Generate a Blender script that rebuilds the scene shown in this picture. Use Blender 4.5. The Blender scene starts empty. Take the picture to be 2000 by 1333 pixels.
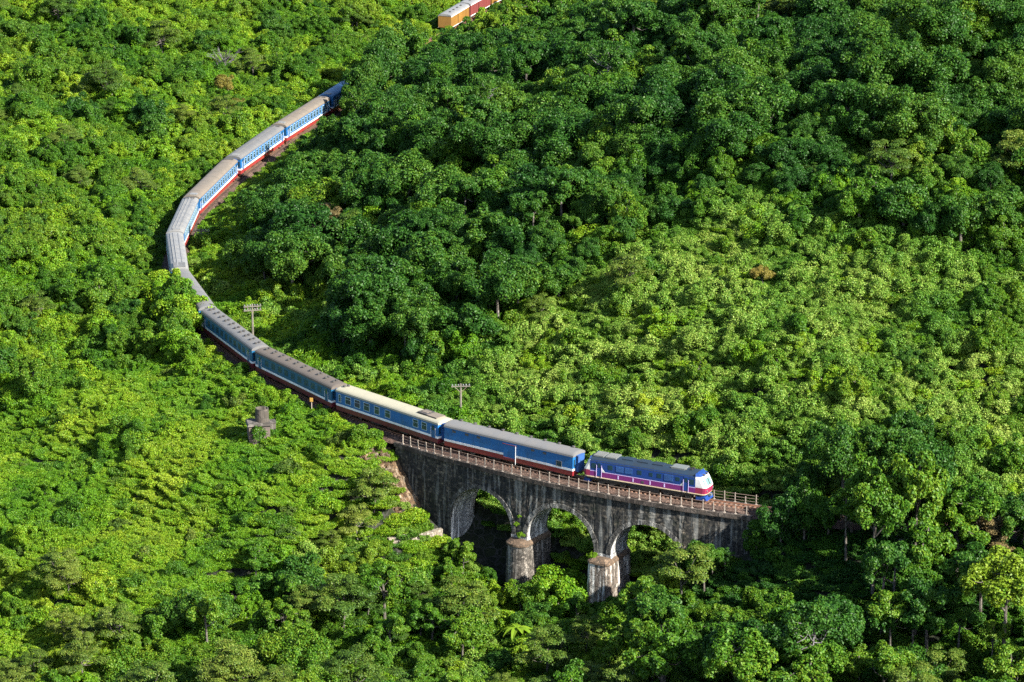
import bpy, math, random
import numpy as np
from mathutils import Vector, Matrix

random.seed(7)
RNG = np.random.default_rng(11)
scene = bpy.context.scene
COL = scene.collection

# ------------------------------------------------------------------ camera
PITCH = math.radians(16.5); DIST = 600.0; FPX = 7720.0
CAMY = -DIST * math.cos(PITCH); CAMZ = DIST * math.sin(PITCH)
cam_data = bpy.data.cameras.new('camera'); cam = bpy.data.objects.new('camera', cam_data); COL.objects.link(cam)
cam.location = (0, CAMY, CAMZ)
cam.rotation_euler = (math.radians(90) - PITCH, 0, 0)
cam_data.sensor_width = 36.0; cam_data.lens = 36.0 * FPX / 2000.0
cam_data.clip_start = 1.0; cam_data.clip_end = 6000.0
scene.camera = cam

# ------------------------------------------------------------------ light
SUN_EL = math.radians(34); SUN_H = Vector((0.79, -0.613, 0)).normalized()
SUN_DIR = Vector((SUN_H.x * math.cos(SUN_EL), SUN_H.y * math.cos(SUN_EL), math.sin(SUN_EL)))
world = bpy.data.worlds.new('World'); scene.world = world; world.use_nodes = True
wn = world.node_tree.nodes; wl = world.node_tree.links
sky = wn.new('ShaderNodeTexSky'); sky.sky_type = 'NISHITA'; sky.sun_disc = False
sky.sun_elevation = SUN_EL; sky.sun_rotation = math.atan2(SUN_DIR.x, SUN_DIR.y)
wl.new(sky.outputs[0], wn['Background'].inputs[0]); wn['Background'].inputs[1].default_value = 0.078
sun_data = bpy.data.lights.new('sun', 'SUN'); sun_data.energy = 5.0; sun_data.angle = math.radians(0.5)
sun_data.color = (1.0, 0.95, 0.83)
sun = bpy.data.objects.new('sun', sun_data); COL.objects.link(sun)
sun.rotation_euler = SUN_DIR.to_track_quat('Z', 'Y').to_euler(); sun.location = (150, -200, 200)
scene.view_settings.view_transform = 'Standard'; scene.view_settings.look = 'None'
scene.view_settings.exposure = 2.08; scene.view_settings.gamma = 1.0
scene.view_settings.use_curve_mapping = False
scene.cycles.use_denoising = False
scene.cycles.max_bounces = 6; scene.cycles.diffuse_bounces = 3; scene.cycles.transmission_bounces = 3
scene.cycles.transparent_max_bounces = 4

# ------------------------------------------------------------------ railway alignment (metres, plan)
CTRL = np.array([(90.48,-84.56),(78.49,-84.18),(66.54,-83.13),(54.67,-81.34),(42.97,-78.72),(31.5,-75.19),(20.38,-70.69),
 (9.73,-65.17),(-0.32,-58.62),(-9.64,-51.08),(-18.15,-42.63),(-25.81,-33.39),(-32.6,-23.51),(-38.52,-13.07),(-43.55,-2.18),
 (-47.72,9.07),(-51.02,20.61),(-53.41,32.36),(-54.87,44.27),(-55.33,56.26),(-54.82,68.24),(-53.44,80.16),(-51.33,91.97),
 (-48.67,103.67),(-45.59,115.27),(-42.22,126.79),(-38.67,138.25),(-35.04,149.69),(-31.43,161.13),(-27.9,172.6),(-24.5,184.11),
 (-21.28,195.67),(-18.25,207.28),(-15.43,218.94),(-11.9,230.3),(-8.0,241.6),(-3.8,252.8),(.6,264.0),(5.2,275.1),
 (9.9,286.1),(14.7,297.1),(19.5,308.1)])
def catmull(C, n=16):
    P = np.vstack([2*C[0]-C[1], C, 2*C[-1]-C[-2]]); out = []
    for i in range(1, len(P)-2):
        a, b, c, d = P[i-1:i+3]
        for k in range(n):
            t = k/n
            out.append(.5*((2*b)+(c-a)*t+(2*a-5*b+4*c-d)*t*t+(-a+3*b-3*c+d)*t**3))
    out.append(C[-1]); return np.array(out)
PX = catmull(CTRL)
PS = np.r_[0, np.cumsum(np.hypot(*np.diff(PX, axis=0).T))] - 60.0
S_MIN, S_MAX = PS[0], PS[-1]
def track_xy(s):
    return np.array([np.interp(s, PS, PX[:,0]), np.interp(s, PS, PX[:,1])])
def track_dir(s):
    q = track_xy(min(s+.6, S_MAX)) - track_xy(max(s-.6, S_MIN)); return q/np.hypot(*q)
def track_z(s):
    return -0.017*np.clip(40-s, 0, 60)
def TP(s, t, z):
    """railway coordinates -> world: s along the line, t sideways (minus = outside of the curve), z above the rail"""
    p = track_xy(s); q = track_dir(s)
    return Vector((p[0]+t*q[1], p[1]-t*q[0], z+track_z(s)))

# ------------------------------------------------------------------ terrain
RAV_S = np.array([-60,-16,-8, 5, 12, 19, 27, 35, 44, 50, 55, 59, 500.])
RAV_D = np.array([0, 0, 1.5, 8, 12.5, 16.5, 17.5, 16.8, 12, 8, 2.0, 0, 0])
RAV_IS = np.array([-60,-12,-6, 0, 6, 11, 19, 27, 35, 44, 50, 55, 59, 500.])
RAV_IN = np.array([0, 0, 3, 9, 13, 14.5, 13, 11, 9.5, 7.5, 5.5, 1.5, 0, 0])   # behind the viaduct the stream bed lies further right
def near(xy):
    xy = np.asarray(xy, float); S = np.empty(len(xy)); D = np.empty(len(xy))
    T = np.gradient(PX, axis=0); T /= np.hypot(T[:,0], T[:,1])[:,None]
    for a in range(0, len(xy), 4000):
        q = xy[a:a+4000]; dx = q[:,None,0]-PX[None,:,0]; dy = q[:,None,1]-PX[None,:,1]
        i = np.argmin(dx*dx+dy*dy, axis=1); r = np.arange(len(q))
        ddx = dx[r,i]; ddy = dy[r,i]; tx = T[i,0]; ty = T[i,1]
        along = ddx*tx+ddy*ty; side = ddx*ty-ddy*tx
        S[a:a+4000] = PS[i]+np.clip(along, -2, 2)
        D[a:a+4000] = np.sign(side)*np.hypot(ddx, ddy)
    return S, D
def sstep(x, a, b):
    t = np.clip((x-a)/(b-a), 0, 1); return t*t*(3-2*t)
def wob(x, y):
    return (np.sin(x*.11+1.3)*np.cos(y*.09+.4)*1.0 + np.sin(x*.23+y*.17)*.6 + np.sin(x*.05-y*.07+2)*1.4 + np.cos(x*.31-y*.27+.8)*.35)
def terrain(x, y, S=None, D=None):
    x = np.asarray(x, float); y = np.asarray(y, float)
    if S is None: S, D = near(np.c_[x, y])
    zt = track_z(S); V = np.interp(S, RAV_S, RAV_D); VI = np.interp(S, RAV_IS, RAV_IN); VI = V+(VI-V)*sstep(D, .5, 5.0)
    q = np.abs(D)
    inn = -VI*np.exp(-np.maximum(0, q-8.0)/7.0) + (0.20+0.12*sstep(100-S, 0, 60)+0.10*sstep(q, 14, 40))*np.maximum(0, q-4.0)
    inn = np.where(inn > 24, 24+(inn-24)*.55, inn)
    side = 0.34 + (-0.10-0.34)*sstep(S, 84, 165)
    c = side + (0.10-side)*np.clip(V/16, 0, 1)
    out = -V - c*np.maximum(0, q-3.6)
    out = np.where(out < -22, -22+(out+22)*.45, out)
    z = zt - 0.75 + np.where(D > 0, inn, out)
    z = z + wob(x, y)*sstep(q, 5, 26)*.9
    return z
def terr1(x, y): return float(terrain([x], [y])[0])
def project(x, y, z):
    dx = np.asarray(x, float); dy = np.asarray(y, float)-CAMY; dz = np.asarray(z, float)-CAMZ
    fw = dy*math.cos(PITCH)-dz*math.sin(PITCH); up = dy*math.sin(PITCH)+dz*math.cos(PITCH)
    return 1000+FPX*dx/fw, 666.5-FPX*up/fw, fw

# ------------------------------------------------------------------ helpers
def link(o, parent=None):
    COL.objects.link(o)
    if parent is not None: o.parent = parent
    return o
def tag(o, label=None, cat=None, group=None, kind=None):
    if label: o['label'] = label
    if cat: o['category'] = cat
    if group: o['group'] = group
    if kind: o['kind'] = kind
    return o
def empty(name, loc=(0,0,0), rz=0.0, label=None, cat=None, group=None):
    o = bpy.data.objects.new(name, None); o.location = loc; o.rotation_euler = (0,0,rz); o.empty_display_size = .5
    link(o); return tag(o, label, cat, group)
class MB:
    def __init__(self): self.v = []; self.f = []; self.m = []; self.cur = 0; self.uv = []
    def add(self, vs, fs):
        b = len(self.v); self.v += [tuple(p) for p in vs]
        for f in fs: self.f.append(tuple(b+i for i in f)); self.m.append(self.cur)
    def hexa(self, p):   # 8 corners: bottom ring 0-3, top ring 4-7
        self.add(p, [(3,2,1,0),(4,5,6,7),(0,1,5,4),(1,2,6,5),(2,3,7,6),(3,0,4,7)])
    def box(self, c, d, rz=0.0):
        cx, cy, cz = c; a, b, h = d[0]/2, d[1]/2, d[2]/2; cs, sn = math.cos(rz), math.sin(rz)
        P = []
        for z in (-h, h):
            for x, y in ((-a,-b),(a,-b),(a,b),(-a,b)): P.append((cx+x*cs-y*sn, cy+x*sn+y*cs, cz+z))
        self.hexa(P)
    def tube(self, pts, rad, n=6, cap=True):
        pts = [Vector(p) for p in pts]; rings = []
        for i, p in enumerate(pts):
            d = (pts[min(i+1,len(pts)-1)]-pts[max(i-1,0)]).normalized()
            u = d.cross(Vector((0,0,1)) if abs(d.z) < .95 else Vector((1,0,0))).normalized(); w = d.cross(u)
            r = rad[i] if hasattr(rad, '__len__') else rad
            rings.append([p+u*(r*math.cos(2*math.pi*k/n))+w*(r*math.sin(2*math.pi*k/n)) for k in range(n)])
        vs = [q for R in rings for q in R]; fs = []
        for i in range(len(pts)-1):
            for k in range(n): fs.append((i*n+k, i*n+(k+1)%n, (i+1)*n+(k+1)%n, (i+1)*n+k))
        if cap: fs.append(tuple(reversed(range(n)))); fs.append(tuple((len(pts)-1)*n+k for k in range(n)))
        self.add(vs, fs)
    def sweep(self, rings, closed=True, caps=True):
        n = len(rings[0]); vs = [p for R in rings for p in R]; fs = []
        for i in range(len(rings)-1):
            for k in range(n if closed else n-1):
                fs.append((i*n+k, i*n+(k+1)%n, (i+1)*n+(k+1)%n, (i+1)*n+k))
        if caps and closed: fs.append(tuple(reversed(range(n)))); fs.append(tuple((len(rings)-1)*n+k for k in range(n)))
        self.add(vs, fs)
    def mesh(self, name, mats, smooth=False, off=(0,0,0)):
        me = bpy.data.meshes.new(name)
        v = self.v if off == (0,0,0) else [(p[0]-off[0], p[1]-off[1], p[2]-off[2]) for p in self.v]
        me.from_pydata(v, [], self.f)
        for m in (mats if isinstance(mats, (list, tuple)) else [mats]): me.materials.append(m)
        if any(self.m): me.polygons.foreach_set('material_index', self.m)
        if smooth: me.polygons.foreach_set('use_smooth', [True]*len(me.polygons))
        me.update(); return me
    def build(self, name, mats, parent=None, smooth=False, off=(0,0,0), loc=None):
        o = bpy.data.objects.new(name, self.mesh(name, mats, smooth, off))
        if loc is not None: o.location = loc
        return link(o, parent)
def inst(name, me, parent=None, loc=(0,0,0), rot=(0,0,0), sc=None):
    o = bpy.data.objects.new(name, me); o.location = loc; o.rotation_euler = rot
    if sc is not None: o.scale = sc
    return link(o, parent)

# ------------------------------------------------------------------ materials
def nodes_of(name):
    m = bpy.data.materials.new(name); m.use_nodes = True; nt = m.node_tree
    return m, nt, nt.nodes, nt.links, nt.nodes['Principled BSDF']
def noise(N, L, scale, detail=4, vec=None, rough=.6):
    n = N.new('ShaderNodeTexNoise'); n.inputs['Scale'].default_value = scale; n.inputs['Detail'].default_value = detail
    n.inputs['Roughness'].default_value = rough
    if vec: L.new(vec, n.inputs['Vector'])
    return n
def ramp(N, L, src, stops):
    r = N.new('ShaderNodeValToRGB'); e = r.color_ramp.elements
    while len(e) < len(stops): e.new(.5)
    for i, (p, c) in enumerate(stops): e[i].position = p; e[i].color = (*c, 1) if len(c) == 3 else c
    L.new(src, r.inputs[0]); return r
def mix(N, L, fac, a, b, mode='MIX'):
    x = N.new('ShaderNodeMix'); x.data_type = 'RGBA'; x.blend_type = mode
    for sock, val in ((x.inputs[0], fac), (x.inputs[6], a), (x.inputs[7], b)):
        if isinstance(val, (int, float)): sock.default_value = val
        elif isinstance(val, tuple): sock.default_value = (*val, 1)
        else: L.new(val, sock)
    return x.outputs[2]
def bump(N, L, bs, src, strength=.4, dist=.1):
    b = N.new('ShaderNodeBump'); b.inputs['Strength'].default_value = strength; b.inputs['Distance'].default_value = dist
    L.new(src, b.inputs['Height']); L.new(b.outputs[0], bs.inputs['Normal'])
def paint(name, col, dirt=(.05,.04,.03), amount=.35, rough=.42, streak=True, metal=0.0, spec=.4):
    m, nt, N, L, bs = nodes_of(name)
    tc = N.new('ShaderNodeTexCoord'); mp = N.new('ShaderNodeMapping'); mp.inputs['Scale'].default_value = (1.6, 1.6, .35) if streak else (1,1,1)
    L.new(tc.outputs['Object'], mp.inputs['Vector'])
    n1 = noise(N, L, 2.2, 6, mp.outputs[0], .7); n2 = noise(N, L, .5, 3, tc.outputs['Object'])
    mm = N.new('ShaderNodeMath'); mm.operation = 'MULTIPLY'; L.new(n1.outputs[0], mm.inputs[0]); L.new(n2.outputs[0], mm.inputs[1])
    r = ramp(N, L, mm.outputs[0], [(.16, (0,0,0)), (.42, (amount,)*3)])
    oi = N.new('ShaderNodeObjectInfo')
    hv = N.new('ShaderNodeHueSaturation'); hv.inputs['Color'].default_value = (*col, 1)
    mr = N.new('ShaderNodeMapRange'); mr.inputs[3].default_value = .88; mr.inputs[4].default_value = 1.1
    L.new(oi.outputs['Random'], mr.inputs[0]); L.new(mr.outputs[0], hv.inputs['Value'])
    c = mix(N, L, r.outputs[0], hv.outputs[0], dirt)
    L.new(c, bs.inputs['Base Color']); bs.inputs['Roughness'].default_value = rough; bs.inputs['Metallic'].default_value = metal
    bs.inputs['Specular IOR Level'].default_value = spec
    bump(N, L, bs, n1.outputs[0], .12, .02)
    return m
def stone(name, a, b, c, scale=1.6, stain=(.012,.013,.015), stain_amt=.8, streak=(.75,.74,.70), streak_amt=0.0, bstr=.7, moss=0.0, courses=False):
    """rubble masonry: stones of varied tone in dark joints, with rain stains and lime runs"""
    m, nt, N, L, bs = nodes_of(name)
    tc = N.new('ShaderNodeTexCoord'); v = tc.outputs['Object']
    wn_ = noise(N, L, 1.3, 3, v); v = mix(N, L, .18, v, wn_.outputs['Color'], 'ADD')
    vo = N.new('ShaderNodeTexVoronoi'); vo.feature = 'F1'; vo.inputs['Scale'].default_value = scale; L.new(v, vo.inputs['Vector'])
    vd = N.new('ShaderNodeTexVoronoi'); vd.feature = 'DISTANCE_TO_EDGE'; vd.inputs['Scale'].default_value = scale; L.new(v, vd.inputs['Vector'])
    bw = N.new('ShaderNodeRGBToBW'); L.new(vo.outputs['Color'], bw.inputs[0])
    col = ramp(N, L, bw.outputs[0], [(.15, a), (.5, b), (.85, c)]).outputs[0]
    n = noise(N, L, 3.5, 6, v); col = mix(N, L, .5, col, ramp(N, L, n.outputs[0], [(.3, (.45,.45,.45)), (.7, (1.3,1.3,1.3))]).outputs[0], 'MULTIPLY')
    edge = ramp(N, L, vd.outputs[0], [(0.0, (0,0,0)), (.09, (1,1,1))])
    if courses:
        uvn = N.new('ShaderNodeUVMap'); uvn.uv_map = 'courses'; wv = noise(N, L, 2.0, 2, uvn.outputs[0]); uvd = mix(N, L, .10, uvn.outputs[0], wv.outputs['Color'], 'ADD')
        br = N.new('ShaderNodeTexBrick'); br.inputs['Scale'].default_value = 1.0; br.inputs['Brick Width'].default_value = .78; br.inputs['Row Height'].default_value = .40; br.inputs['Mortar Size'].default_value = .035
        br.inputs['Color1'].default_value = (.45,.45,.45,1); br.inputs['Color2'].default_value = (1.9,1.8,1.65,1); br.inputs['Mortar'].default_value = (.25,.25,.25,1); br.inputs['Bias'].default_value = -.25
        L.new(uvd, br.inputs['Vector']); col = mix(N, L, .8, col, br.outputs['Color'], 'MULTIPLY'); edge = ramp(N, L, br.outputs['Fac'], [(0.0, (1,1,1)), (1.0, (0,0,0))])
    col = mix(N, L, edge.outputs[0], (.035,.033,.03), col)
    mp = N.new('ShaderNodeMapping'); mp.inputs['Scale'].default_value = (1,1,.16); L.new(v, mp.inputs['Vector'])
    n2 = noise(N, L, .55, 5, mp.outputs[0], .65)
    sf = ramp(N, L, n2.outputs[0], [(.38, (0,0,0)), (.62, (stain_amt,)*3)])
    col = mix(N, L, sf.outputs[0], col, stain)
    if streak_amt:
        mp2 = N.new('ShaderNodeMapping'); mp2.inputs['Scale'].default_value = (1.7,1.7,.12); mp2.inputs['Location'].default_value = (7,3,1); L.new(v, mp2.inputs['Vector'])
        n3 = noise(N, L, 1.0, 5, mp2.outputs[0], .6)
        s2 = ramp(N, L, n3.outputs[0], [(.52, (0,0,0)), (.66, (streak_amt,)*3)])
        col = mix(N, L, s2.outputs[0], col, streak)
    if moss:
        n4 = noise(N, L, .35, 5, v); s3 = ramp(N, L, n4.outputs[0], [(.55, (0,0,0)), (.7, (moss,)*3)])
        col = mix(N, L, s3.outputs[0], col, (.03,.06,.012))
    L.new(col, bs.inputs['Base Color']); bs.inputs['Roughness'].default_value = .9; bs.inputs['Specular IOR Level'].default_value = .2
    bump(N, L, bs, mix(N, L, .5, edge.outputs[0], n.outputs[0]), bstr, .08)
    return m
def leaf(name, dark, mid, light, trans=.28, patch=None, patch_amt=.6, rough=.5):
    m, nt, N, L, bs = nodes_of(name)
    oi = N.new('ShaderNodeObjectInfo'); ge = N.new('ShaderNodeNewGeometry')
    n = noise(N, L, .055, 3, ge.outputs['Position'])
    a = N.new('ShaderNodeMath'); a.operation = 'MULTIPLY_ADD'; a.inputs[1].default_value = .26; L.new(oi.outputs['Random'], a.inputs[0])
    b = N.new('ShaderNodeMath'); b.operation = 'MULTIPLY_ADD'; b.inputs[1].default_value = .56; L.new(ge.outputs['Random Per Island'], b.inputs[0])
    nb = N.new('ShaderNodeMapRange'); nb.inputs[1].default_value = .3; nb.inputs[2].default_value = .7; nb.inputs[3].default_value = -.22; nb.inputs[4].default_value = .40
    L.new(n.outputs[0], nb.inputs[0]); L.new(nb.outputs[0], a.inputs[2]); L.new(a.outputs[0], b.inputs[2])
    col = ramp(N, L, b.outputs[0], [(.0, dark), (.5, mid), (1.0, light)]).outputs[0]
    if patch:
        n2 = noise(N, L, .045, 4, ge.outputs['Position']); n2.inputs['Vector'].default_value = (0,0,0)
        pf = ramp(N, L, n2.outputs[0], [(.56, (0,0,0)), (.68, (patch_amt,)*3)])
        col = mix(N, L, pf.outputs[0], col, patch)
    L.new(col, bs.inputs['Base Color']); bs.inputs['Roughness'].default_value = rough; bs.inputs['Specular IOR Level'].default_value = .18
    tr = N.new('ShaderNodeBsdfTranslucent'); tcol = mix(N, L, .5, col, (1.0,1.0,.25), 'MULTIPLY'); L.new(tcol, tr.inputs['Color'])
    ms = N.new('ShaderNodeMixShader'); ms.inputs[0].default_value = trans
    L.new(bs.outputs[0], ms.inputs[1]); L.new(tr.outputs[0], ms.inputs[2])
    L.new(ms.outputs[0], N['Material Output'].inputs['Surface'])
    return m
M = {}
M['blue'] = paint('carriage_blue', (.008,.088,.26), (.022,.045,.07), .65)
M['blue_shaded'] = paint('carriage_blue_shaded', (.006,.075,.17), (.015,.03,.05), .5)  # blue livery again, with the shade on these carriage sides put into the colour
M['white'] = paint('stripe_white', (.66,.68,.70), (.2,.17,.13), .7)
M['red'] = paint('panel_red', (.17,.014,.02), (.16,.05,.02), .6)
M['maroon'] = paint('panel_maroon', (.10,.012,.02), (.03,.015,.012), .6)
M['roof_grey'] = paint('roof_grey', (.085,.086,.09), (.12,.11,.10), .7, .7, False)
M['roof_tan'] = paint('roof_tan', (.090,.077,.063), (.14,.11,.085), .75, .75, False)
M['roof_brown'] = paint('roof_brown', (.075,.063,.054), (.07,.055,.045), .7, .75, False)
M['roof_cream'] = paint('roof_cream', (.225,.215,.165), (.28,.25,.18), .6, .65, False)
M['roof_pale'] = paint('roof_pale', (.115,.117,.124), (.2,.19,.17), .7, .6, False)
M['roof_blue'] = paint('roof_blue', (.02,.10,.22), (.01,.02,.04), .5, .6, False)
M['loco_blue'] = paint('locomotive_blue', (.006,.030,.15), (.015,.03,.07), .4)
M['loco_roof'] = paint('locomotive_roof', (.006,.017,.034), (.010,.010,.010), .6, .6, False)
M['loco_magenta'] = paint('locomotive_magenta', (.11,.012,.098), (.09,.02,.06), .35)
M['loco_cream'] = paint('locomotive_cream', (.5,.4,.26), (.3,.2,.12), .4)
M['loco_white'] = paint('locomotive_white', (.40,.40,.40), (.4,.38,.33), .25)
M['loco_lilac'] = paint('locomotive_lilac', (.42,.34,.55), (.3,.2,.4), .3)
M['grille'] = paint('grille_grey', (.10,.115,.115), (.08,.08,.08), .7, .6, False)
M['dark'] = paint('underframe_black', (.018,.018,.02), (.06,.035,.02), .6, .7, False)
M['steel'] = paint('wheel_steel', (.12,.11,.10), (.08,.04,.02), .6, .5, False, .6)
M['bellows'] = paint('bellows_blue', (.012,.06,.20), (.01,.01,.015), .6, .8, False)
M['vent'] = paint('vent_dark', (.03,.03,.032), (.1,.08,.06), .5, .6, False)
M['ventcap'] = paint('vent_cap', (.10,.10,.10), (.05,.045,.04), .6, .6, False)
M['frame'] = paint('window_frame', (.26,.36,.42), (.15,.2,.24), .5, .4, False)
M['yellow'] = paint('wagon_yellow', (.20,.105,.025), (.10,.05,.02), .6)
M['wagonred'] = paint('wagon_red', (.125,.032,.032), (.14,.03,.02), .5)
M['sign'] = paint('sign_yellow', (.34,.20,.04), (.2,.1,.03), .5, .5, False)
M['rust'] = paint('rail_rust', (.20,.085,.045), (.06,.035,.025), .6, .6, False, .3)
M['sleeper'] = paint('sleeper_wood', (.16,.085,.055), (.05,.035,.03), .8, .85, False)
M['post'] = paint('railing_post', (.25,.215,.185), (.2,.13,.09), .6, .8, False)
M['bar'] = paint('railing_bar', (.16,.12,.095), (.07,.04,.03), .7, .7, False)
M['pole'] = paint('pole_concrete', (.075,.068,.056), (.18,.16,.13), .6, .9, False)
M['insul'] = paint('insulator_white', (.085,.088,.092), (.3,.3,.3), .4, .3, False)
M['stain'] = None
def glass():
    m, nt, N, L, bs = nodes_of('window_glass'); bs.inputs['Base Color'].default_value = (.012,.03,.045,1)
    bs.inputs['Roughness'].default_value = .12; bs.inputs['Specular IOR Level'].default_value = .6
    return m
M['glass'] = glass()
M['tint'] = paint('tinted_window', (.004,.035,.075), (.004,.01,.02), .4, .35, False)
def screen_glass():
    m, nt, N, L, bs = nodes_of('windscreen_glass'); bs.inputs['Base Color'].default_value = (.10,.20,.22,1)
    bs.inputs['Roughness'].default_value = .08; bs.inputs['Specular IOR Level'].default_value = .8
    return m
M['screen'] = screen_glass()
M['wall'] = stone('viaduct_masonry', (.014,.014,.015), (.034,.032,.029), (.115,.10,.082), 3.0, (.008,.010,.013), .68, (.36,.36,.34), .35, 1.0, .12, True)
M['ring'] = stone('arch_ring_stone', (.05,.048,.045), (.10,.095,.085), (.20,.19,.17), 2.0, (.014,.014,.016), .75, (.45,.44,.42), .45, .7)
M['barrel'] = stone('arch_barrel_stone', (.22,.22,.22), (.33,.33,.33), (.45,.45,.44), 2.2, (.06,.06,.065), .6, (.72,.72,.71), .85, .5)
M['pier'] = stone('pier_masonry', (.04,.034,.030), (.088,.077,.067), (.22,.195,.17), 3.2, (.022,.02,.018), .65, (.5,.48,.45), .3, 1.0)
M['pier_lime'] = stone('pier_lime_streaked', (.13,.10,.08), (.22,.18,.15), (.34,.30,.27), 1.6, (.018,.016,.014), .85, (.66,.65,.62), 1.0, .6)
M['cap'] = stone('pier_cap_stone', (.07,.048,.033), (.12,.08,.053), (.18,.125,.085), 2.4, (.05,.035,.025), .6, bstr=.6)
M['coping'] = stone('coping_stone', (.045,.036,.030), (.075,.060,.050), (.14,.115,.10), 1.6, (.018,.014,.013), .8, bstr=.4)
M['rock'] = stone('rock_face', (.065,.034,.016), (.12,.070,.034), (.21,.15,.095), 2.6, (.05,.032,.018), .75, (.3,.27,.22), .35, 1.0)
M['rubble'] = stone('rubble_wall', (.12,.10,.08), (.19,.165,.135), (.27,.24,.205), 2.6, (.20,.16,.12), .5, bstr=.8)
M['bunker'] = stone('bunker_concrete', (.055,.040,.035), (.085,.062,.054), (.125,.095,.084), 1.2, (.10,.08,.075), .6, bstr=.3)
M['bunker_top'] = stone('bunker_slab', (.045,.041,.037), (.07,.064,.058), (.11,.10,.09), 2.0, (.03,.026,.022), .6, (.22,.2,.18), .4, .3)
M['turret'] = stone('turret_concrete', (.05,.042,.036), (.08,.068,.058), (.12,.10,.085), 1.0, (.04,.035,.03), .7, bstr=.4)
M['ballast'] = stone('ballast_gravel', (.045,.026,.020), (.085,.050,.038), (.16,.10,.078), 7.0, (.028,.018,.015), .6, bstr=1.0)
M['soil'] = stone('hillside_soil', (.006,.009,.004), (.010,.014,.005), (.016,.021,.008), .8, (.005,.006,.004), .6, bstr=.4)  # shade of the gaps between plants is put into this near-black colour
M['bark'] = stone('tree_bark', (.05,.042,.035), (.09,.078,.065), (.15,.135,.12), 3.0, (.05,.045,.04), .5, bstr=.5)
M['bare'] = stone('bare_wood', (.08,.075,.08), (.12,.115,.12), (.17,.165,.17), 3.0, (.05,.045,.05), .4, bstr=.3)
M['lf_dark'] = leaf('leaf_dark_green', (.008,.038,.006), (.024,.080,.008), (.074,.142,.012))
M['lf_mid'] = leaf('leaf_mid_green', (.013,.056,.005), (.046,.120,.007), (.130,.190,.012))
M['lf_bright'] = leaf('leaf_bright_green', (.026,.098,.005), (.084,.186,.006), (.215,.272,.016))
M['lf_vine'] = leaf('leaf_vine', (.024,.086,.010), (.084,.178,.016), (.250,.312,.062))
M['lf_olive'] = leaf('leaf_olive', (.018,.052,.008), (.052,.100,.012), (.135,.165,.024))
M['lf_gold'] = leaf('leaf_golden', (.05,.065,.010), (.12,.105,.016), (.20,.155,.035), .2)
M['lf_brown'] = leaf('leaf_brown', (.045,.05,.018), (.095,.075,.030), (.16,.115,.05), .2)
M['lf_banana'] = leaf('leaf_banana', (.06,.13,.008), (.10,.175,.010), (.16,.22,.015), .3)

# ------------------------------------------------------------------ setting: hillside ground
def build_ground():
    xs = np.r_[np.arange(-420,-160,26), np.arange(-160,180,2.2), np.arange(182,440,26)]
    ys = np.r_[np.arange(-240,-170,14), np.arange(-170,400,2.2), np.arange(402,760,28)]
    XX, YY = np.meshgrid(xs, ys); x = XX.ravel(); y = YY.ravel()
    z = terrain(x, y)
    nx, ny = len(xs), len(ys)
    i = np.arange(nx*ny).reshape(ny, nx)
    q = np.stack([i[:-1,:-1], i[:-1,1:], i[1:,1:], i[1:,:-1]], -1).reshape(-1,4)
    me = bpy.data.meshes.new('hillside'); me.from_pydata(np.c_[x,y,z].tolist(), [], q.tolist()); me.materials.append(M['soil'])
    me.polygons.foreach_set('use_smooth', [True]*len(me.polygons)); me.update()
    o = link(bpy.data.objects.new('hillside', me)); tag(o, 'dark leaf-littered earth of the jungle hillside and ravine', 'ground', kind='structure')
build_ground()

# ------------------------------------------------------------------ railway
def strip(mb, s0, s1, ds, prof):
    """sweep a closed profile [(t,z)] along the line"""
    ss = np.linspace(s0, s1, max(2, int((s1-s0)/ds)+1))
    mb.sweep([[TP(s, t, z) for t, z in prof] for s in ss])
def build_railway():
    mb = MB(); strip(mb, -58, S_MAX-2, 2.0, [(-2.5,-.95),(2.5,-.95),(2.0,-.62),(1.55,-.28),(-1.55,-.28),(-2.0,-.62)])
    o = mb.build('ballast_bed', M['ballast']); tag(o, 'rusty brown ballast bed under the curving single track', 'ballast', kind='structure')
    root = empty('railway_track', TP(0,0,-.3)); tag(root, 'single metre-gauge railway track with rusty rails curving over the viaduct', 'track', kind='structure')
    off = tuple(root.location)
    for t in (-.53, .53):
        mb = MB(); strip(mb, -56, S_MAX-3, 2.0, [(t-.05,-.12),(t+.05,-.12),(t+.04,.0),(t-.04,.0)]); mb.build('rail', M['rust'], root, off=off)
    mb = MB(); mb.box((0,0,0), (.24,2.0,.16)); sm = mb.mesh('sleeper', M['sleeper'])
    far = MB(); s = -55.0; k = 0
    while s < S_MAX-4:
        p = TP(s, 0, -.21); d = track_dir(s); rz = math.atan2(d[1], d[0])+random.uniform(-.02,.02)
        if -14 < s < 56:
            inst('sleeper', sm, root, p-root.location, (0,0,rz))
        else: far.box(p-root.location, (.24,2.0,.16), rz)
        s += .66
    o = far.build('sleepers_far', M['sleeper'], root); o['kind'] = 'stuff'
build_railway()

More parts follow.
